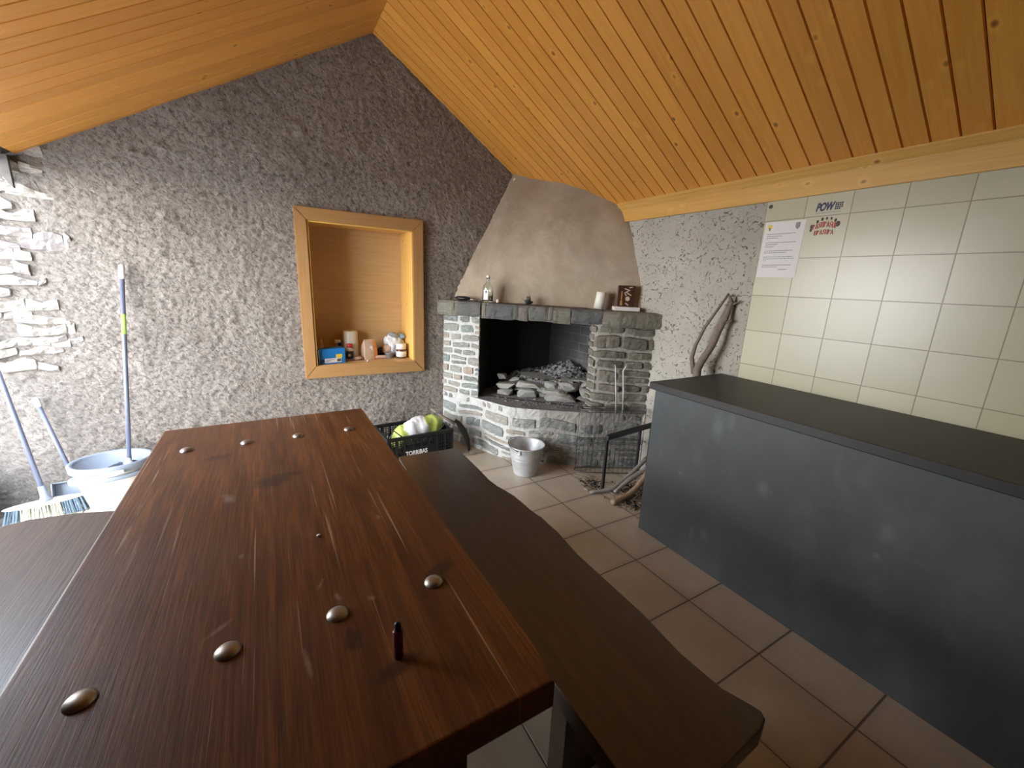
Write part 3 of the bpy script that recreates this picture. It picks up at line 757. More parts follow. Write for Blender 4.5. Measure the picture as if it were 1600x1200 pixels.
# ------------------------------------------------------------------ fireplace
fp = thing('fireplace', 'corner fireplace of grey slate masonry with a plastered tapering hood', 'fireplace', (1.9, 2.9, 0))
HZ = .45
Pbase = Path([(1.335, 3.46), (1.45, 3.20), (1.56, 2.90), (1.63, 2.74), (1.72, 2.655), (1.84, 2.565), (1.97, 2.475), (2.12, 2.37), (2.32, 2.26), (2.51, 2.15)])
bm = B()
stones(bm, Pbase, 0, .385, (.060, .115), (.13, .36), .014, 9, .017, wave=.03)
stones(bm, Pbase, .39, HZ+.0, (.05, .06), (.03, .09), .010, 12, .014, skip=.5)
mortar(bm, Pbase, 0, HZ+.004, s1=1.02); mortar(bm, Pbase, 0, HZ+.004, 2, s0=1.02)  # greyer mortar on the right: less lime bloom, plus bucket shadow painted in
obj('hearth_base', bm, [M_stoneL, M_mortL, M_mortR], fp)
# hearth slab
bm = B(); pl = []
s = 0
while s <= Pbase.L: q, n_ = Pbase.at(s); q = q+n_*(-.014+.006*noise.noise(Vector((s*20, 0, 0)))); pl.append((q.x, q.y)); s += .03
prism(bm, pl+[(2.495, 2.16), (2.495, 3.44), (1.34, 3.44)], HZ-.05, HZ, 0)
obj('hearth_slab', bm, M_hearth, fp)
# pillars
PL = Path([(1.335, 3.46), (1.45, 3.20), (1.52, 3.10), (1.60, 3.205), (1.76, 3.42)])
bm = B(); stones(bm, PL, HZ, 1.145, (.055, .095), (.10, .24), .014, 21, .013, s1=.41, wave=.012); mortar(bm, PL, HZ, 1.15, s1=.42)
obj('pillar', bm, [M_stoneL, M_mortL], fp)
PR = Path([(2.20, 2.50), (2.15, 2.37), (2.22, 2.315), (2.51, 2.13)])
bm = B(); stones(bm, PR, HZ, 1.145, (.065, .12), (.14, .30), .024, 33, .012, wave=.025); mortar(bm, PR, HZ, 1.15, off=0)
obj('pillar', bm, [M_stoneR, M_mortR], fp)
# firebox lining
bm = B(); uv = bm.loops.layers.uv.verify()
ins = [(1.515, 3.105), (1.76, 3.40), (2.46, 3.40), (2.46, 2.62), (2.19, 2.46)]
s = 0
for i in range(len(ins)-1):
    a, b = Vector(ins[i]), Vector(ins[i+1]); L = (b-a).length
    vs = [bm.verts.new((a.x, a.y, HZ)), bm.verts.new((b.x, b.y, HZ)), bm.verts.new((b.x, b.y, 1.225)), bm.verts.new((a.x, a.y, 1.225))]
    f = bm.faces.new(vs)
    for lp, c in zip(f.loops, ((s, 0), (s+L, 0), (s+L, 1.05), (s, 1.05))): lp[uv].uv = c
    s += L
f = bm.faces.new([bm.verts.new((x, y, 1.225)) for x, y in ins])
obj('firebox_lining', bm, M_soot, fp)
# mantel shelf: a slab with a face of long stones
def mz(x, y): return 1.262-(x-1.28)*.0125
PM = Path([(1.275, 3.47), (1.40, 3.245), (1.50, 3.105), (1.70, 2.875), (1.95, 2.60), (2.25, 2.255), (2.51, 2.09)])
bm = B()
nst = 40; top = []; bot = []
s = 0; cuts = [.0, .20, .245, .46, .50, .74, .78, .86, 1.02, 1.06, 1.20, 1.44, PM.L]
rnd = random.Random(4)
for ci, (a, b) in enumerate(zip(cuts, cuts[1:])):
    dd = rnd.uniform(.0, .016); nu = max(2, int((b-a)/.02)); nv = 5; g_ = {}; sd = rnd.uniform(0, 50)
    zb = 1.135+rnd.uniform(-.006, .008)
    for i in range(nu+1):
        for j in range(nv+3):
            uu = a+.0015+(b-a-.003)*i/nu; q, n_ = PM.at(uu); zt = mz(q.x, q.y)+.002
            if j < nv+1:
                v = j/nv; zz = zb+(zt-zb)*v; e = (1-abs(2*v-1)**5)*(1-.55*abs(2*i/nu-1)**10)
                o_ = -.008+dd+.016*max(0, e)**.5+.009*noise.fractal(Vector((uu*14, zz*14, sd)), .7, 2, 3)
            elif j == nv+1: o_ = -.03; zz = zt
            else: o_ = -.30 if 0.4 < uu < 1.3 else -.12; zz = zt
            if j == nv: zz = zt-.006
            p_ = q+n_*o_; g_[i, j] = bm.verts.new((min(p_.x, 2.498), min(p_.y, 3.46), zz+.003*noise.noise(Vector((uu*25, j, sd)))))
    for i in range(nu):
        for j in range(nv+2): bm.faces.new((g_[i, j], g_[i+1, j], g_[i+1, j+1], g_[i, j+1])).material_index = 2 if ci in (0, 1, 3, 9, 11) else 0
# core slab under the stone faces
pl = []; s = 0.0
while s <= PM.L: q, n_ = PM.at(s); q = q-n_*.006; pl.append((min(q.x, 2.5), min(q.y, 3.46))); s += .05
inner = [(2.5, 2.32), (2.40, 2.48), (2.15, 2.78), (1.9, 3.03), (1.6, 3.32), (1.45, 3.46)]
a = [bm.verts.new((x, y, 1.140)) for x, y in pl+inner]; b = [bm.verts.new((x, y, mz(x, y)-.006)) for x, y in pl+inner]
bm.faces.new(a[::-1]).material_index = 1; bm.faces.new(b).material_index = 1
for i in range(len(a)): j = (i+1) % len(a); bm.faces.new((a[i], a[j], b[j], b[i])).material_index = 1
obj('mantel_shelf', bm, [M_stoneD, M_mortR, M_stoneR], fp)
# hood
base = [(1.385, 3.47), (1.50, 3.36), (1.62, 3.23), (1.78, 3.07), (1.95, 2.90), (2.10, 2.755), (2.25, 2.61), (2.37, 2.47), (2.45, 2.36), (2.515, 2.255)]
topc = [(1.985, 3.47), (2.03, 3.36), (2.09, 3.24), (2.14, 3.10), (2.186, 2.977), (2.23, 2.90), (2.275, 2.83), (2.34, 2.75), (2.41, 2.675), (2.515, 2.575)]
bm = B(); R_ = []
for t_ in [i/22 for i in range(23)]:
    ring = []
    for k_, ((bx, by), (tx, ty)) in enumerate(zip(base, topc)):
        zt = roofz(min(tx, 2.5))+.03; zb = 1.235
        x = bx+(tx-bx)*t_; y = by+(ty-by)*t_
        bulge = .06*math.sin(PI*t_)**1.2*(.15+math.sin(PI*k_/9))*.8 if 0 < k_ < 9 else 0
        if k_ == 9: y -= .035*math.sin(PI*t_)
        if k_ == 8: y -= .02*math.sin(PI*t_)
        x -= bulge*.72; y -= bulge*.69
        ring.append((x, y, zb+(zt-zb)*t_))
    R_.append(ring)
fine = 5
rows = []
for ring in R_:
    row = []
    for i in range(len(ring)-1):
        p0 = Vector(ring[max(i-1, 0)]); p1 = Vector(ring[i]); p2 = Vector(ring[i+1]); p3 = Vector(ring[min(i+2, len(ring)-1)])
        for q in range(fine):
            t_ = q/fine
            v = .5*((2*p1)+(-p0+p2)*t_+(2*p0-5*p1+4*p2-p3)*t_*t_+(-p0+3*p1-3*p2+p3)*t_**3)
            d_ = .010*noise.fractal(Vector((v.x*4, v.y*4, v.z*4)), .6, 2, 3); v += Vector((-.7, -.7, 0))*d_
            row.append(bm.verts.new(v))
    row.append(bm.verts.new(ring[-1])); rows.append(row)
for a, b in zip(rows, rows[1:]):
    for i in range(len(a)-1): bm.faces.new((a[i], a[i+1], b[i+1], b[i]))
obj('hood', bm, M_hood, fp, True)
# white sensor tag on the hood
bm = B(); box(bm, -.012, .012, -.004, .004, -.014, .014, .002); xf(bm, (1.975, 3.405, 2.298), -.5, 0, .2)
tag(obj('sensor', bm, M_white), 'tiny white tag at the top left of the hood under the ceiling', 'tag')
# hook on the right pillar
# ---- loose slate pieces in the firebox
def fpos(px, back=0):
    t_ = (px-770)/155; x = 1.72+.63*t_; y = 3.17-.60*t_; return x+back*.69, y+back*.72
def frock(px, zc, w_, h_, d_, seed, label, rx=0, ry=0, back=0, rz=None, name='slate_piece'):
    x, y = fpos(px, back); bm = rock((w_*1.22, d_*1.05, h_*1.2), seed, 19, bev=.0015); xf(bm, (x, y, zc), -.75 if rz is None else rz, rx, ry)
    return tag(obj(name, bm, M_rock), label, 'stone', 'loose slate pieces stacked in the firebox')
frock(786, .483, .13, .065, .12, 1, 'small pale slate block at the lower left end of the firebox stack')
frock(812, .475, .07, .045, .08, 2, 'little slate chip between the lower blocks of the firebox stack', back=.05)
frock(823, .495, .155, .09, .13, 3, 'angular pale slate block at the bottom of the firebox stack, second from left', .1)
frock(872, .478, .27, .055, .18, 4, 'wide flat layered slate slab lying on the hearth at the bottom of the stack')
frock(868, .522, .20, .05, .16, 40, 'wide layered slate lying on the bottom slab of the firebox stack', .05, .05)
frock(911, .475, .12, .05, .11, 5, 'small low slate piece beside the right firebox wall')
frock(789, .542, .155, .05, .13, 6, 'flat pale slate on the left end of the firebox stack', 0, -.1)
frock(826, .565, .20, .06, .15, 7, 'lens shaped light slate in the middle of the firebox stack')
frock(858, .575, .10, .075, .12, 8, 'rounded dark slate lump under the long top slab of the stack', back=.03)
frock(886, .585, .17, .11, .14, 9, 'large brownish slate block at the right of the firebox stack', 0, .1)
frock(911, .545, .06, .14, .10, 10, 'narrow slate slab leaning diagonally at the right of the stack', 0, -.6)
frock(916, .603, .12, .05, .13, 11, 'flat slate touching the right firebox wall near the top of the stack', back=.04)
frock(777, .60, .075, .06, .08, 12, 'rounded small stone on the far left top of the stack', back=.08)
frock(848, .618, .42, .032, .30, 13, 'long thin grey slate slab topping the firebox stack', 0, .03, back=.10)
frock(900, .628, .25, .035, .22, 14, 'thin dark slate slab on top right of the firebox stack', 0, .0, back=.10)
frock(800, .585, .09, .035, .08, 60, 'thin slate chip resting above the left end slabs of the firebox stack', back=.05)
frock(845, .535, .07, .05, .08, 61, 'small slate wedge between the lens shaped slate and the brown block')
frock(845, .480, .08, .05, .08, 62, 'small pale slate wedge at the foot of the stack centre', back=.04)
frock(930, .50, .08, .07, .09, 63, 'small slate block in the right hand corner of the firebox opening', back=.06)
# fill behind the stack: ash and charcoal heap
bm = B(); n_ = 44; g_ = {}
for i in range(n_+1):
    for j in range(n_+1):
        u, v = i/n_, j/n_
        x = 1.80+.60*u; y = 2.72+.66*v
        hh = .60-.16*(1-min(1, max(0, (x-1.78)/.25))) + .13*math.exp(-(((x-2.40)/.22)**2+((y-2.98)/.26)**2)) + .014*noise.fractal(Vector((x*22, y*22, 0)), .8, 2, 3)
        if x+y*.9 < 4.63: hh = .50
        g_[i, j] = bm.verts.new((x, y, hh))
for i in range(n_):
    for j in range(n_):
        c = (g_[i, j].co+g_[i+1, j+1].co)/2
        if c.x+c.y*.95 > 4.74: bm.faces.new((g_[i, j], g_[i+1, j], g_[i+1, j+1], g_[i, j+1]))
tag(obj('ash_heap', bm, M_ash), 'heap of pale ash piled over the slates inside the firebox', 'ash', None, 'stuff')
bm = B(); rnd = random.Random(11)
for i in range(620):
    x = rnd.uniform(1.9, 2.42); y = rnd.uniform(2.62, 3.3)
    if x+y*.95 < 4.66: continue
    hh = .60-.16*(1-min(1, max(0, (x-1.78)/.25))) + .13*math.exp(-(((x-2.40)/.22)**2+((y-2.98)/.26)**2))
    hh = max(hh, .62) if x+y*.95 < 4.9 else hh
    s_ = rnd.uniform(.008, .02)*(1.6 if rnd.random() < .1 else 1); q = rock((s_*1.5, s_, s_*.8), i, 9, bev=0)
    xf(q, (x, y, hh+.008), rnd.uniform(0, 6), rnd.uniform(-.5, .5)); mi = 1 if rnd.random() < .55 else 0
    for f in q.faces: f.material_index = mi
    merge(bm, q)
tag(obj('charcoal_bits', bm, [M_ash, M_char]), 'black and white charcoal fragments scattered over the ash heap', 'charcoal', None, 'stuff')
bm = B(); rnd = random.Random(12)
for i in range(130):
    px = rnd.uniform(775, 935); x, y = fpos(px, rnd.uniform(-.28, -.05)); 
    s_ = rnd.uniform(.004, .016); q = rock((s_*1.6, s_, s_*.6), i, 8, bev=0); xf(q, (x, y, HZ+s_*.3), rnd.uniform(0, 6)); merge(bm, q)
tag(obj('stone_crumbs', bm, M_rock), 'pale stone crumbs scattered along the front of the hearth ledge', 'rubble', None, 'stuff')

# ---- things on the mantel
def zs(x): return 1.262-(x-1.28)*.0125+.003
t = thing('glass_bottle', 'clear glass bottle with swing stopper on the left of the mantel', 'bottle', (1.585, 3.10, zs(1.585)))
bl = (1.585, 3.10, zs(1.585))
bm = B(); lathe(bm, [(0, 0), (.040, 0), (.043, .004), (.043, .115), (.038, .135), (.022, .150), (.015, .160), (.0135, .185), (.016, .187), (.016, .195), (.011, .195), (.010, .160), (.019, .148), (.035, .132), (.039, .113), (.039, .012), (0, .010)], bl, 40); obj('bottle_body', bm, M_glass, t, True)
bm = B(); lathe(bm, [(0, .190), (.012, .195), (.014, .205), (.009, .215), (0, .217)], bl, 20); obj('stopper', bm, M_white, t, True)
bm = B()
ring = [bm.verts.new((bl[0]+.0436*math.cos(a), bl[1]+.0436*math.sin(a), bl[2]+z)) for a in [PI+.2+i*.12 for i in range(9)] for z in (.02, .10)]
for i in range(8): bm.faces.new((ring[2*i], ring[2*i+2], ring[2*i+3], ring[2*i+1]))
obj('label', bm, M_paper, t, True)
bm = B(); ring = [bm.verts.new((bl[0]+.0441*math.cos(a), bl[1]+.0441*math.sin(a), bl[2]+z)) for a in [PI+.62+i*.09 for i in range(4)] for z in (.075, .092)]
for i in range(3): bm.faces.new((ring[2*i], ring[2*i+2], ring[2*i+3], ring[2*i+1]))
obj('print', bm, M_ink, t, True)
bm = B(); lathe(bm, [(0, 0), (.012, 0), (.013, .02), (.006, .028), (0, .028)], (1.655, 3.055, zs(1.65)), 16); tag(obj('item', bm, M_wax, None, True), 'tiny pale cork just right of the glass bottle', 'item')  # small pale object of unclear kind
t = thing('hand_brush', 'black bristled brush with metal handle at left end of the mantel', 'brush', (1.45, 3.27, zs(1.45)))
bm = B(); bmesh.ops.create_icosphere(bm, subdivisions=3, radius=1)
for v in bm.verts: v.co = Vector((v.co.x*.075, v.co.y*.04, v.co.z*.018))*(1+.12*noise.noise(v.co*6))
xf(bm, (1.44, 3.28, zs(1.44)+.019), -.9); obj('brush_head', bm, M_black, t, True)
bm = B(); tube(bm, [(1.47, 3.245, zs(1.5)+.014), (1.50, 3.21, zs(1.5)+.012), (1.535, 3.18, zs(1.5)+.008)], .006, 10); obj('handle', bm, M_bolt, t, True)
bm = B(); tube(bm, [(1.545+.012*math.cos(a), 3.165+.012*math.sin(a), zs(1.5)+.007) for a in [i*PI/5 for i in range(10)]], .003, 8, closed=True); obj('hanging_ring', bm, M_bolt, t, True)
bm = rock((.09, .05, .045), 77, 30); xf(bm, (1.835, 2.865, zs(1.8)+.02), .3); 
q = rock((.05, .045, .045), 78, 20); xf(q, (1.835, 2.865, zs(1.8)+.045), .9); merge(bm, q)
tag(obj('knobbly_stone', bm, M_stoneD), 'knobbly brown stone lump at the middle of the mantel', 'stone')
t = thing('candle', 'white pillar candle leaning slightly on the right of the mantel', 'candle', (2.245, 2.475, zs(2.25)))
bm = B(); Mc = Matrix.Translation((2.235, 2.48, zs(2.25)-.001)) @ Matrix.Rotation(.13, 4, Vector((.5, .85, 0)))
lathe(bm, [(0, .004), (.038, .004), (.038, .128), (.034, .134), (.028, .125), (.010, .112), (0, .110)], seg=32, M=Mc)
for v in bm.verts:
    if v.co.z > zs(2.25)+.1: v.co.z += .010*noise.noise(Vector((v.co.x*40, v.co.y*40, 0)))
obj('wax', bm, M_wax, t, True)
bm = B(); tube(bm, [Mc @ Vector((0, 0, .108)), Mc @ Vector((.002, 0, .122))], .0015, 6); obj('wick', bm, M_char, t)
t = thing('book', 'dark brown picture box standing upright on the white box', 'box', (2.36, 2.40, zs(2.4)+.03))
Mk = frame((2.325, 2.37, zs(2.4)+.031), (.84, -.54, 0), (.54, .84, 0))
bm = B(); box(bm, 0, .125, 0, .035, 0, .158, .002, Mk); obj('box_body', bm, M_brown, t)
bm = B()
for i, (x0, z0, L_, a_) in enumerate(((.065, .128, .045, .3), (.060, .110, .035, -.5), (.080, .095, .040, .5), (.055, .09, .02, .9), (.09, .145, .025, -.2), (.07, .02, .03, .6))):
    q = B(); box(q, -L_/2, L_/2, -.0015, -.0003, -.004, .004, .0005); bmesh.ops.transform(q, matrix=Mk @ Matrix.Translation((x0, 0, z0)) @ Matrix.Rotation(a_, 4, 'Y'), verts=q.verts); merge(bm, q)
lathe(bm, [(0, 0), (.017, 0), (.017, .001), (0, .001)], seg=20, M=Mk @ Matrix.Translation((.072, 0, .060)) @ Matrix.Rotation(PI/2, 4, 'X')); obj('pale_print', bm, M_tan, t)
bm = B(); box(bm, .018, .034, -.0018, -.0003, .01, .045, 0, Mk); box(bm, .022, .030, -.0018, -.0003, .05, .115, 0, Mk); obj('ochre_print', bm, M_gold, t)
bm = B(); box(bm, -.030, .160, -.058, .045, -.0285, -.0005, .002, Mk); tag(obj('flat_box', bm, M_paper), 'flat white box lying on the right of the mantel under the brown box', 'box')
# ---- fire tongs leaning on the right pillar
t = thing('fire_tongs', 'long thin pale steel fire tongs propped against the right stone pillar', 'tongs', (2.29, 2.23, HZ))
bm = B(); tube(bm, [(2.272, 2.215, .465), (2.262, 2.228, .65), (2.250, 2.246, .83), (2.245, 2.250, .855)], [.006, .0055, .004, .003], 8); obj('arm', bm, M_galv, t, True)
bm = B(); tube(bm, [(2.318, 2.190, .465), (2.312, 2.20, .65), (2.302, 2.216, .81), (2.315, 2.205, .845), (2.318, 2.204, .865)], [.006, .0055, .004, .004, .003], 8); obj('arm', bm, M_galv, t, True)
bm = B(); tube(bm, [(2.245, 2.250, .855), (2.243, 2.25, .90), (2.240, 2.252, .955), (2.236, 2.254, .965), (2.232, 2.256, .955), (2.236, 2.254, .93), (2.243, 2.25, .925)], .0028, 8); obj('hanging_loop', bm, M_wire, t, True)

# ------------------------------------------------------------------ counter
CY = 1.53
bm = B(); box(bm, 1.859, 2.489, YN+.001, CY, 0, .875, .002)
tag(obj('counter', bm, M_ctr), 'long patchy charcoal painted counter body below the tiled wall', 'counter')
bm = B(); box(bm, 1.832, 2.489, YN+.001, CY+.025, .8755, .915, .004)
tag(obj('worktop', bm, M_ctop), 'dark brown black worktop lying along the counter', 'worktop')

# ------------------------------------------------------------------ table and benches
t = thing('table', 'long varnished red-brown wooden table with domed metal bolt heads', 'table', (0, 1.3, 0))
bm = B()
bxs = [(-.42, -.152), (-.1512, .118), (.1188, .387)]
out = [(-.42, .45), (.380, .447), (.388, .52), (.392, 2.185), (-.415, 2.165)]
prism(bm, out, .690, .750, .006); obj('tabletop', bm, M_table, t)
for y in (.775, 1.875):
    bm = B(); box(bm, -.345, .345, y-.06, y+.04, .63, .690, .004); obj('crossbeam', bm, M_bench, t)
    bm = B(); box(bm, -.33, .338, y-.075, y-.005, .06, .63, .004); obj('leg', bm, M_bench, t)
    bm = B(); box(bm, -.36, .36, y-.09, y+.03, .0, .06, .006); obj('foot', bm, M_bench, t)
bm = B(); box(bm, -.04, .04, .80, 1.80, .25, .33, .004); obj('stretcher', bm, M_bench, t)
for y in (.775, 1.878):
    for x in (-.304, -.111, .074, .278):
        bm = B(); lathe(bm, [(.021, 0), (.0205, .003), (.016, .0075), (.009, .0105), (0, .0115)], (x, y, .7502), 28)
        obj('bolt', bm, M_bolt, t, True)
def bench(name, label, outl, legs, m=M_bench):
    t = thing(name, label, 'bench', (outl[0][0], outl[0][1], 0))
    bm = B(); prism(bm, outl, .395, .450, .006); obj('seat', bm, m, t)
    for y in (.70, 1.85):
        bm = B(); x0, x1 = legs; box(bm, x0, x1, y-.035, y+.035, .0, .395, .004); obj('leg', bm, m, t)
    return t
right = [(.545, .36), (.60, .325), (.76, .322), (.90, .325), (.935, .335), (.945, .35), (.935, .37), (.905, .43), (.905, .55), (.921, .70), (.923, .85), (.925, 1.02), (.944, 1.17), (.950, 1.29), (.930, 1.36), (.936, 1.44), (.938, 1.50), (.922, 1.56), (.902, 1.62), (.902, 1.70), (.908, 1.80), (.913, 1.97), (.917, 2.15), (.575, 2.162), (.565, 2.0), (.548, 1.8), (.55, 1.4), (.548, .9)]
bench('bench', 'dark wooden plank bench with a wavy edge between table and counter', right, (.62, .86))
left = [(-.58, .40), (-.575, 1.4), (-.585, 2.11), (-.72, 2.155), (-.86, 2.17), (-.925, 2.15), (-.955, 2.05), (-.95, 1.6), (-.96, 1.0), (-.94, .40)]
bench('bench', 'dark plank bench at the left of the table near the broom', left, (-.88, -.66))
# lighter, crumb on the table
t = thing('lighter', 'small dark red lighter standing upright on the near part of the table', 'lighter', (.156, .622, .75))
bm = B(); lathe(bm, [(0, 0), (.0085, 0), (.009, .002), (.009, .056), (.0075, .058), (0, .058)], (.156, .622, .7502), 20); obj('lighter_body', bm, M_lighter, t, True)
bm = B(); lathe(bm, [(0, .058), (.0062, .058), (.0062, .070), (.004, .074), (0, .075)], (.156, .622, .7502), 16); obj('cap', bm, M_black, t, True)
bm = B(); bmesh.ops.create_icosphere(bm, subdivisions=2, radius=1)
for v in bm.verts: v.co = Vector((v.co.x*.006, v.co.y*.004, v.co.z*.003))
xf(bm, (.071, 1.076, .7532)); tag(obj('crumb', bm, M_white, None, True), 'tiny white crumb in the middle of the table', 'crumb')

# ------------------------------------------------------------------ crate with a bag behind the bench
t = thing('crate', 'black slatted plastic crate standing behind the end of the bench', 'crate', (.95, 3.1, 0))
Mt = frame((.70, 2.93, 0), (.53, .035, 0), (-.035, .53, 0)); CW, CDp, CH = .53, .36, .255
bm = B()
def bar(bm, x0, x1, y0, y1, z0, z1, bev=.0015): box(bm, x0, x1, y0, y1, z0, z1, bev, Mt)
for y in (0, CDp-.008):
    bar(bm, 0, CW, y-.006, y+.014, CH-.022, CH); bar(bm, 0, CW, y, y+.008, 0, .03)
    bar(bm, .12, CW-.12, y+.001, y+.007, .055, .155, 0)
    for i in range(5): bar(bm, 0, CW, y+.001, y+.007, .165+i*.015, .170+i*.015, 0)
    for i in range(5): bar(bm, 0, CW, y+.001, y+.007, .04+i*.028, .046+i*.028, 0)
    for i in range(28): bar(bm, i*CW/27-.002 if i else 0, i*CW/27+.0025, y, y+.008, .02, CH-.01, 0)
    for i in range(9): bar(bm, i*CW/8-.006, i*CW/8+.006, y-.003, y+.010, 0, CH, 0)
for x in (0, CW-.008):
    bar(bm, x-.006, x+.014, 0, CDp, CH-.022, CH); bar(bm, x, x+.008, 0, CDp, 0, .03)
    for i in range(9): bar(bm, x+.001, x+.007, 0, CDp, .045+i*.022, .051+i*.022, 0)
    for i in range(19): bar(bm, x, x+.008, i*CDp/18-.002, i*CDp/18+.003, .02, CH-.01, 0)
    for i in range(5): bar(bm, x-.003, x+.011, i*CDp/4-.006, i*CDp/4+.006, 0, CH, 0)
for i in range(14): bar(bm, i*CW/13-.004, i*CW/13+.006, 0, CDp, .004, .012, 0)
for i in range(9): bar(bm, 0, CW, i*CDp/9, i*CDp/9+.008, .004, .012, 0)
obj('crate_body', bm, M_black, t)
bm = text_bm('TORRIBAS', .048, Mt @ frame((.135, -.0045, .098), (1, 0, 0), (0, 0, 1)), .0008, .0016, sx=.80)
q = B(); box(q, .135, .235, -.006, -.0045, .083, .087, 0, Mt); merge(bm, q); obj('lettering', bm, M_paper, t)
for x0, xa in ((.02, .115), (CW-.02, CW-.115)):
    bm = B(); tube(bm, [Mt @ Vector((x0, .018, CH+.0)), Mt @ Vector((x0+(xa-x0)*.35, .016, CH+.055)), Mt @ Vector((xa, .012, CH-.004))], .005, 6)
    obj('handle_bar', bm, M_black, t)
t = thing('charcoal_bag', 'lime green and white plastic bag lying in the black crate', 'bag', (.98, 3.1, .1))
bm = B(); nu, nv = 40, 24; g_ = {}
for i in range(nu+1):
    u = i/nu
    c = Vector((.765+.44*u, 3.08+.05*u, .165+.135*u+.02*math.sin(u*5)))
    r_ = .105*(1-abs(2*u-1)**5*.75)+.01*noise.noise(Vector((u*6, 0, 0)))
    if u > .82: r_ *= 1-(u-.82)*1.2
    for j in range(nv):
        a = 2*PI*j/nv; rr = r_*.93*(1+.16*noise.noise(Vector((u*7, math.cos(a)*1.5, math.sin(a)*1.5)))+.10*noise.noise(Vector((u*22, math.cos(a)*4, math.sin(a)*4))))
        g_[i, j] = bm.verts.new(c+Vector((-.25*rr*math.sin(a)*.6, rr*math.cos(a)*1.0, rr*.88*math.sin(a))))
for i in range(nu):
    for j in range(nv):
        f = bm.faces.new((g_[i, j], g_[i+1, j], g_[i+1, (j+1) % nv], g_[i, (j+1) % nv])); f.material_index = 1 if .24 < i/nu+.02*math.sin(j) < .62 else 0
bm.faces.new([g_[0, j] for j in range(nv)]); bm.faces.new([g_[nu, j] for j in range(nv)][::-1])
bmesh.ops.recalc_face_normals(bm, faces=bm.faces)
obj('bag_body', bm, [M_limebag, M_whitebag], t, True)
bm = B()
for i, (x, z_) in enumerate(((1.150, .385), (1.165, .37), (1.13, .372))):
    q = B(); box(q, -.016, .016, -.001, .001, -.004, .004, 0); xf(q, (x, 3.045+.005*i, z_), 0, .3, .5); merge(bm, q)
obj('print', bm, M_bluest, t)
# metal scoop leaning at the crate
t = thing('ash_shovel', 'dark grey metal scoop shovel leaning between crate and fireplace', 'shovel', (1.36, 2.95, 0))
bm = B(); tube(bm, [(1.10, 3.12, .395), (1.18, 3.07, .335), (1.265, 3.0, .28)], [.010, .011, .014], 10); obj('handle', bm, M_bark, t, True)
bm = B(); n1, n2 = 14, 8; g_ = {}
for i in range(n1+1):
    u = i/n1
    c = Vector((1.255+.115*u+.02*math.sin(u*PI), 3.0-.045*u, .30-.275*u**1.15)); wd = .055*math.sin(min(1, u*1.6+.25)*PI/2)*(1-max(0, u-.7)*1.4)
    for j in range(n2+1):
        v = j/n2*2-1
        g_[i, j] = bm.verts.new(c+Vector((.55, .75, .25))*wd*v+Vector((.5, -.5, .5))*(.02*v*v))
for i in range(n1):
    for j in range(n2): bm.faces.new((g_[i, j], g_[i+1, j], g_[i+1, j+1], g_[i, j+1]))
r_ = bmesh.ops.solidify(bm, geom=bm.faces[:], thickness=.003)
obj('scoop', bm, M_beam, t, True)
# galvanised bucket
t = thing('metal_bucket', 'galvanised metal bucket standing on the floor before the fireplace', 'bucket', (1.628, 2.47, 0))
bl = (1.628, 2.47, 0)
bm = B(); lathe(bm, [(0, .012), (.083, .012), (.083, 0), (.090, .0), (.092, .015), (.112, .125), (.115, .130), (.114, .135), (.117, .150), (.120, .155), (.119, .160), (.134, .228), (.139, .232), (.139, .238), (.133, .238), (.131, .228), (.088, .02), (0, .018)], bl, 56); obj('bucket_body', bm, M_galv, t, True)
bm = B(); tube(bm, [(bl[0]+.139*math.cos(a), bl[1]+.139*math.sin(a), .236) for a in [i*PI/28 for i in range(56)]], .0042, 8, closed=True); obj('rim', bm, M_galv, t, True)
bm = B(); tube(bm, [Vector((bl[0], bl[1], 0))+Vector((.143*math.cos(a)*math.cos(.6)-.0*math.sin(a), .143*math.cos(a)*math.sin(.6), .0))+Vector((-math.sin(.6)*.139*math.sin(a), math.cos(.6)*.139*math.sin(a), .222+.035*math.sin(a)*.8)) for a in [i*PI/16 for i in range(17)]], .003, 8); obj('handle', bm, M_wire, t, True)
for sgn in (1, -1):
    bm = B(); box(bm, -.012, .012, -.003, .003, -.018, .012, .002); xf(bm, (bl[0]+sgn*.138*math.cos(.6), bl[1]+sgn*.138*math.sin(.6), .215), .6+PI/2); obj('ear', bm, M_galv, t)
bm = B(); lathe(bm, [(0, .06), (.05, .055), (.098, .045)], bl, 32)
for v in bm.verts: v.co.z += .006*noise.noise(v.co*12)
tag(obj('ash', bm, M_ash, None, True), 'grey ash lying in the galvanised bucket', 'ash', None, 'stuff')
# wire cage
t = thing('wire_cage', 'tall open cage of thin dark wires beside the hearth', 'wire rack', (2.2, 2.2, 0))
lp_ = [(1.985, 2.285), (2.09, 2.228), (2.19, 2.174), (2.30, 2.114), (2.385, 2.068), (2.43, 2.062), (2.458, 2.085), (2.46, 2.12), (2.44, 2.15), (2.34, 2.205), (2.24, 2.258), (2.14, 2.312), (2.04, 2.352), (2.0, 2.335)]
pc = Path(lp_+[lp_[0]])
for nm, zz, r_ in (('bottom_ring', .012, .0045), ('middle_ring', .262, .0032), ('middle_ring', .250, .0026), ('top_ring', .520, .0032), ('top_ring', .503, .0032)):
    bm = B(); tube(bm, [(x, y, zz) for x, y in lp_], r_, 6, closed=True); obj(nm, bm, M_wire, t, True)
nw = 32
for i in range(nw):
    q, n_ = pc.at(pc.L*i/nw); bm = B(); tube(bm, [(q.x, q.y, .012), (q.x, q.y, .520)], .0016, 5); obj('wire', bm, M_wire, t, True)
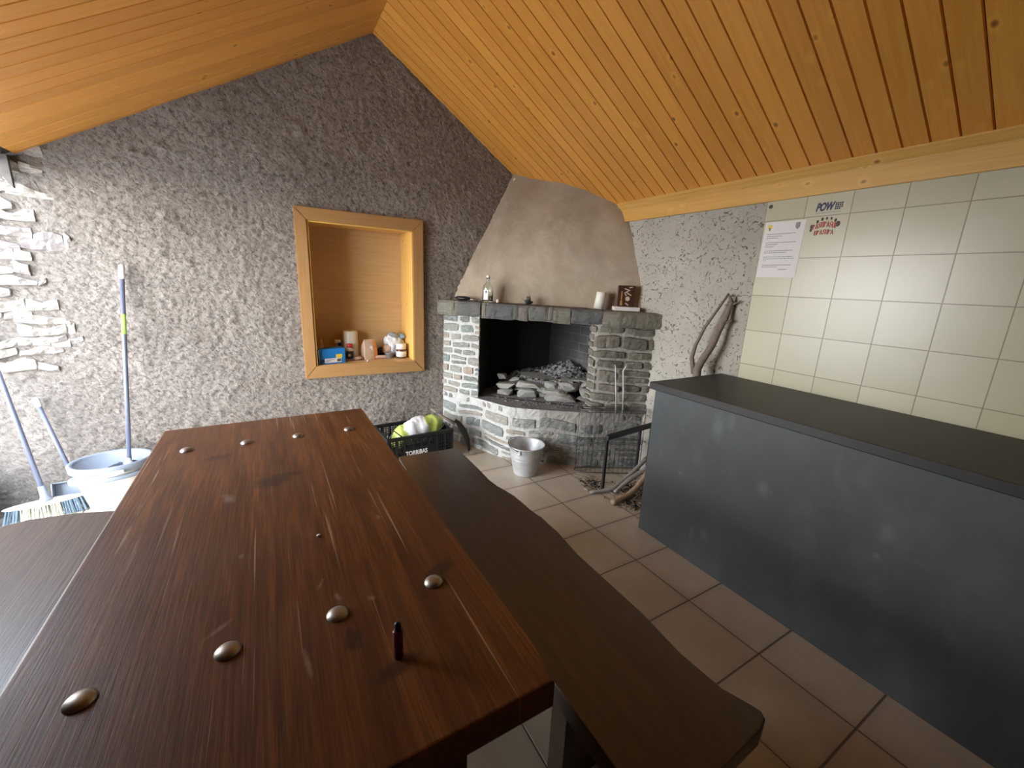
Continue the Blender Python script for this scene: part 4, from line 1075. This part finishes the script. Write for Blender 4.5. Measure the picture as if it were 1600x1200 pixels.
# black stand
t = thing('metal_stand', 'low black angle iron stand in front of the wire cage', 'stand', (2.2, 2.0, 0))
A_, B_, C_, D_ = (1.955, 1.98), (2.50, 2.045), (2.495, 2.02), (1.96, 1.955)
bm = B(); prism(bm, [A_, D_, C_, B_], .395, .430, .002); obj('top_bar', bm, M_iron, t)
for x, y in ((1.966, 1.970), (2.335, 2.012)):
    bm = B(); box(bm, x-.009, x+.009, y-.008, y+.008, 0, .396, .001); obj('leg', bm, M_iron, t)
bm = B(); box(bm, 2.474, 2.494, 2.022, 2.042, 0, .396, .001); obj('leg', bm, M_iron, t)
# sticks
def stick(pts, r, m, label, name='stick', group='sticks on the floor by the counter end', twigs=()):
    o_ = None; P_ = [Vector(p) for p in pts]; fine = []; rr = []
    for i in range(len(P_)-1):
        for q in range(6):
            t_ = q/6; v = P_[i].lerp(P_[i+1], t_); j = Vector((noise.noise(v*9), noise.noise(v*9+Vector((5, 0, 0))), noise.noise(v*9+Vector((0, 5, 0)))))*r[0]*.5
            fine.append(v+j); a = r[i]+(r[i+1]-r[i])*t_; rr.append(a*(1+.15*noise.noise(v*25)))
    fine.append(P_[-1]); rr.append(r[-1])
    bm = B(); tube(bm, fine, rr, 10)
    for tp, tr in twigs: tube(bm, tp, tr, 8)
    return tag(obj(name, bm, m, None, True), label, 'stick', group)
stick([(1.86, 1.975, .016), (2.02, 1.93, .030), (2.22, 1.955, .085), (2.44, 2.00, .165)], [.008, .014, .018, .016], M_barkg, 'longest grey stick, crossing the stand foot and pointing to the hearth')
stick([(2.02, 1.905, .020), (2.16, 1.915, .07), (2.30, 1.915, .115), (2.46, 1.93, .17)], [.012, .017, .018, .016], M_barkg, 'grey stick with pale cut end lying just behind the thick tan stick')
stick([(1.895, 1.80, .021), (2.03, 1.80, .030), (2.16, 1.83, .055), (2.30, 1.88, .11), (2.44, 1.93, .15)], [.019, .022, .022, .020, .016], M_barkt, 'thick curved tan stick with orange cut end nearest the counter')
stick([(2.07, 1.77, .012), (2.2, 1.81, .03), (2.4, 1.84, .04)], [.008, .010, .011], M_bark, 'thin dark stick lying under the thick tan stick')
stick([(1.93, 2.25, .010), (2.02, 2.12, .016), (2.12, 2.02, .02)], [.005, .007, .006], M_bark, 'short dark twig beside the bottom of the wire cage')
bm = B(); rnd = random.Random(5)
for i in range(260):
    a = rnd.random()
    if a < .35: x, y = rnd.gauss(2.06, .05), rnd.gauss(1.74, .04)
    elif a < .6: x, y = rnd.gauss(1.99, .05), rnd.gauss(2.11, .05)
    else: x, y = rnd.gauss(2.20, .12), rnd.gauss(1.86, .07)
    if x < 1.86 or y < 1.57 or x > 2.46: continue
    L_ = rnd.uniform(.01, .045); q = B(); box(q, -L_/2, L_/2, -.004, .004, 0, rnd.uniform(.002, .007)); xf(q, (x, y, rnd.uniform(.001, .018)), rnd.uniform(0, 6.3), 0, rnd.uniform(-.2, .2))
    mi = 0 if rnd.random() < .6 else (1 if rnd.random() < .6 else 2)
    for f in q.faces: f.material_index = mi
    merge(bm, q)
tag(obj('wood_litter', bm, [M_chips, M_char, M_barkg]), 'bark chips and small twigs littering the floor under the sticks', 'litter', None, 'stuff')
# forked branch leaning on the plaster wall behind the counter
stick([(2.30, 1.66, .010), (2.33, 1.65, .5), (2.36, 1.635, .93), (2.40, 1.60, 1.07), (2.43, 1.565, 1.22), (2.47, 1.545, 1.36), (2.455, 1.560, 1.40)], [.028, .026, .026, .021, .018, .015, .007], M_bark,
      'tall forked bare branch leaning on the plaster wall behind the counter', 'branch', None,
      twigs=(([(2.355, 1.655, .90), (2.36, 1.69, 1.0), (2.38, 1.69, 1.08), (2.405, 1.66, 1.20), (2.44, 1.60, 1.34), (2.46, 1.57, 1.415)], [.016, .014, .011, .009, .008, .006]),
             ([(2.43, 1.565, 1.22), (2.455, 1.53, 1.255), (2.46, 1.515, 1.25)], [.012, .007, .003]), ([(2.465, 1.55, 1.345), (2.47, 1.52, 1.36), (2.475, 1.495, 1.375)], [.008, .005, .003])))

# ------------------------------------------------------------------ notices on the tiles
xw = XB-.0102
def Mw(y, z): return frame((xw, y, z), (0, -1, 0), (0, 0, 1))   # x to the right of the photo, y up, z towards the room
t = thing('notice', 'white paper notice sheet taped at the top left of the tiles', 'notice', (xw, 1.33, 1.66))
Mn = Mw(1.438, 1.515) 
bm = B(); box(bm, 0, .210, 0, .298, .0004, .0012, 0, Mn @ Matrix.Rotation(-.01, 4, 'Z')); obj('sheet', bm, M_paper, t)
rnd = random.Random(2)
bm = B()
for z, L_ in ((.232, .150), (.221, .085), (.211, .062), (.186, .160), (.176, .065), (.165, .050), (.143, .150), (.133, .120), (.110, .155), (.100, .165), (.090, .020), (.066, .155), (.056, .085)):
    if z in (.186, .143, .110, .066): obj('paragraph', bm, M_inkg, t); bm = B()
    x = .022
    while x < .022+L_:
        wl = rnd.uniform(.004, .013); box(bm, x, min(x+wl, .022+L_), z-.0018, z+.0018, .0013, .0016, 0, Mn); x += wl+.0022
obj('paragraph', bm, M_inkg, t)
bm = B(); box(bm, .115, .160, .040, .0435, .0013, .0016, 0, Mn); obj('signature_line', bm, M_inkg, t)
bm = B(); box(bm, .020, .042, .262, .282, .0013, .0017, 0, Mn); box(bm, .026, .038, .250, .262, .0013, .0017, 0, Mn); obj('yellow_emblem', bm, M_yellow, t)
bm = B(); box(bm, .027, .035, .252, .268, .0018, .0020, 0, Mn); obj('emblem_detail', bm, M_bluest, t)
bm = B(); prism(bm, [(.165, .285), (.188, .285), (.188, .262), (.1765, .248), (.165, .262)], .0013, .0017); bmesh.ops.transform(bm, matrix=Mn, verts=bm.verts); obj('grey_crest', bm, M_inkg, t)
t = thing('sticker', 'dark POW sticker with small square grid emblem on the top tile row', 'sticker', (xw, 1.13, 1.855))
bm = text_bm('POW', .052, Mw(1.190, 1.845), .0003, .0026, sx=.62, shear=.25)
bmesh.ops.transform(bm, matrix=Matrix.Translation((-.0008, 0, 0)), verts=bm.verts); obj('lettering', bm, M_inkb, t)
bm = B(); Ms = Mw(1.105, 1.844)
for i in range(4):
    for j in range(4): 
        if (i, j) != (3, 0): box(bm, i*.0088, i*.0088+.0068, j*.0088, j*.0088+.0068, .0004, .0010, 0, Ms)
obj('grid_emblem', bm, M_inkb, t)
bm = B(); x = 0
while x < .112: box(bm, x, x+.006, 0, .003, .0002, .0006, 0, Mw(1.187, 1.832)); x += .0075
obj('small_print', bm, M_inkg, t)
t = thing('sticker', 'red cartoon lettered logo sticker just below the POW sticker', 'sticker', (xw, 1.13, 1.755))
bm = B(); rnd = random.Random(8)
def stroke(pts, r_=.0026): tube(bm, [Mw(1.205, 1.715) @ Vector((x, y, .0008)) for x, y in pts], r_, 5)
for row, y0, hgt, x0, n_, arc in ((0, .040, .026, .018, 9, .010), (1, .012, .022, .030, 7, .003)):
    for i in range(n_):
        x = x0+i*(.0125 if row == 0 else .0125); yy = y0+arc*math.sin(PI*i/(n_-1)); k_ = (i*5+row*3) % 4
        if k_ == 0: stroke([(x, yy), (x, yy+hgt), (x+.008, yy+hgt*.8), (x, yy+hgt*.5)])
        elif k_ == 1: stroke([(x, yy), (x+.004, yy+hgt), (x+.009, yy)])
        elif k_ == 2: stroke([(x+.008, yy+hgt), (x, yy+hgt*.7), (x+.008, yy+hgt*.35), (x, yy)])
        else: stroke([(x, yy+hgt), (x, yy), (x+.008, yy), (x+.008, yy+hgt)])
obj('lettering', bm, M_inkr, t)
bm = B()
for x, y, r_ in ((.012, .055, .008), (.035, .078, .006), (.055, .088, .006), (.075, .090, .005), (.095, .088, .005), (.115, .078, .006), (.128, .060, .010), (.010, .038, .006)):
    q = B(); lathe(q, [(0, 0), (r_, 0), (r_, .0006), (0, .0006)], seg=9); bmesh.ops.transform(q, matrix=Mw(1.205, 1.715) @ Matrix.Translation((x, y, .0004)) @ Matrix.Scale(1.4, 4, (0, 1, 0)), verts=q.verts); merge(bm, q)
obj('spots', bm, M_brown, t)
bm = B(); lathe(bm, [(0, 0), (.011, 0), (.010, .003), (0, .004)], seg=20, M=frame((xw, 1.424, 1.896), (0, -1, 0), (0, 0, 1)))
tag(obj('screw_cap', bm, M_beam), 'dark round screw head in the top corner of the tiles above the notice', 'screw')

# ------------------------------------------------------------------ mop, broom, dustpan at the open end
bl = (-.868, 3.165, 0)
t = thing('mop_bucket', 'cream plastic mop bucket with blue-grey wringer rim by the rough wall', 'bucket', bl)
def ov(bm): 
    for v in bm.verts: v.co.x = bl[0]+(v.co.x-bl[0])*1.12; v.co.y = bl[1]+(v.co.y-bl[1])*.92
bm = B(); lathe(bm, [(0, 0), (.105, 0), (.112, .006), (.148, .20), (.150, .205), (.152, .27), (.166, .295), (.166, .302), (.158, .302), (.146, .27), (.143, .2), (.104, .01), (0, .01)], bl, 56); ov(bm); obj('bucket_body', bm, M_cream, t, True)
bm = B(); lathe(bm, [(.163, .262), (.170, .262), (.172, .300), (.165, .306), (.150, .300), (.146, .262)], bl, 56); ov(bm); obj('rim', bm, M_bluegr, t, True)
bm = B(); lathe(bm, [(.150, .292), (.120, .255), (.05, .24), (0, .24)], bl, 40); ov(bm); obj('wringer', bm, M_bluegr, t, True)
bm = B(); lathe(bm, [(.168, .198), (.176, .200), (.176, .222), (.168, .224), (.150, .222), (.150, .2)], bl, 56); ov(bm)
for v in bm.verts: v.co.z += (v.co.x-bl[0])*.06-(v.co.y-bl[1])*.12
obj('handle', bm, M_bluegr, t, True)
bm = B(); box(bm, -.05, .05, -.006, .006, -.009, .009, .003); xf(bm, (bl[0]+.035, bl[1]-.163, .272), .2, -.2); obj('grip_label', bm, M_white, t)
bm = B(); 
for i in range(4): box(bm, bl[0]-.06+i*.035, bl[0]-.04+i*.035, bl[1]-.045+i*.012, bl[1]-.02+i*.012, .2405, .244, .001)
obj('wringer_slots', bm, M_white, t)
def handle(t, p0, p1, r_, m, capm, cl):
    p0, p1 = Vector(p0), Vector(p1); d = (p1-p0); L_ = d.length; d.normalize(); e = p1-d*cl
    bm = B(); tube(bm, [p0, e], r_, 14); obj('pole', bm, m, t, True)
    bm = B(); tube(bm, [e, e+d*.01, p1-d*.01, p1], [r_*1.1, r_*1.35, r_*1.35, r_*.8], 14); obj('end_cap', bm, capm, t, True)
    return p0, d, L_
t = thing('mop', 'upright mop with blue-grey pole and green band standing in the bucket', 'mop', (-.80, 3.18, .24))
p0, d_, L_ = handle(t, (-.795, 3.175, .26), (-.722, 3.405, 1.430), .0115, M_bluest, M_white, .085)
bm = B(); tube(bm, [p0+d_*.78, p0+d_*.90], .0119, 14); obj('green_band', bm, M_green, t, True)
bm = B(); lathe(bm, [(0, .0), (.030, 0), (.034, .012), (.016, .028), (.012, .05), (0, .05)], (-.797, 3.165, .243), 24); obj('mop_socket', bm, M_white, t, True)
bm = B(); rnd = random.Random(9)
for i in range(26):
    a = rnd.uniform(0, 6.28); r_ = rnd.uniform(.03, .085); tube(bm, [(-.81, 3.165, .250), (-.81+r_*.6*math.cos(a), 3.165+r_*.5*math.sin(a), .262), (-.81+r_*math.cos(a), 3.165+r_*.7*math.sin(a), .2485)], .006, 6)
obj('mop_strands', bm, M_mop, t, True)
# broom
t = thing('broom', 'broom with long blue pole and cream bristles leaning on the stone wall', 'broom', (-1.19, 3.17, 0))
handle(t, (-1.185, 3.19, .135), (-1.355, 3.405, 1.20), .0115, M_bluest, M_white, .06)
bm = B(); lathe(bm, [(0, 0), (.034, 0), (.018, .03), (.0145, .09), (0, .09)], seg=20, M=Matrix.Translation((-1.178, 3.18, .095)) @ Matrix.Rotation(-.20, 4, 'X') @ Matrix.Rotation(-.15, 4, 'Y')); obj('socket', bm, M_bluegr, t, True)
bm = B(); bmesh.ops.create_icosphere(bm, subdivisions=4, radius=1)
for v in bm.verts: v.co = Vector((v.co.x*.165, v.co.y*.032, v.co.z*.016))
xf(bm, (-1.185, 3.18, .088), .12, 0, -.03); obj('head', bm, M_white, t, True)
bm = B(); rnd = random.Random(6)
for i in range(300):
    u = rnd.uniform(-1, 1); v = rnd.uniform(-1, 1)*.022
    x = -1.185+u*.150; y = 3.18+.12*u*.15+v
    q0 = len(bm.faces); tube(bm, [(x, y, .084), (x+u*.018+rnd.gauss(0, .004), y+v*.8, .003)], .0024, 4); 
    bm.faces.ensure_lookup_table()
    for f in bm.faces[q0:]: f.material_index = 1 if (u < -.62 or u > .42) else 0
obj('bristles', bm, [M_brist, M_bristb], t)
# dustpan
t = thing('dustpan', 'blue-grey long handled dustpan leaning behind the broom', 'dustpan', (-1.07, 3.28, 0))
handle(t, (-1.075, 3.28, .135), (-1.208, 3.405, .655), .0115, M_bluest, M_white, .06)
Md = Matrix.Translation((-1.06, 3.275, .0)) @ Matrix.Rotation(.15, 4, 'Z') @ Matrix.Rotation(-.45, 4, 'X')
bm = B(); box(bm, -.12, .12, .0, .006, .003, .15, .002, Md); box(bm, -.12, -.114, -.05, .005, .003, .15, .002, Md); box(bm, .114, .12, -.05, .005, .003, .15, .002, Md); box(bm, -.12, .12, -.03, .005, .145, .151, .002, Md)
obj('pan', bm, M_bluegr, t)
bm = B(); tube(bm, [Md @ Vector((-.0, .004, .13)), Md @ Vector((0, .004, .20))], [.03, .014], 14); obj('socket', bm, M_bluegr, t, True)
# dark rock at the foot of the wall's open end
bm = rock((.55, .45, .55), 50, 40, bev=.02); 
for v in bm.verts: v.co += Vector((1, 1, 1))*.01*noise.noise(v.co*9)
xf(bm, (-1.70, 3.20, .06)); tag(obj('boulder', bm, M_dirt), 'dark earthy boulder at the foot of the wall, left edge of the picture', 'rock')
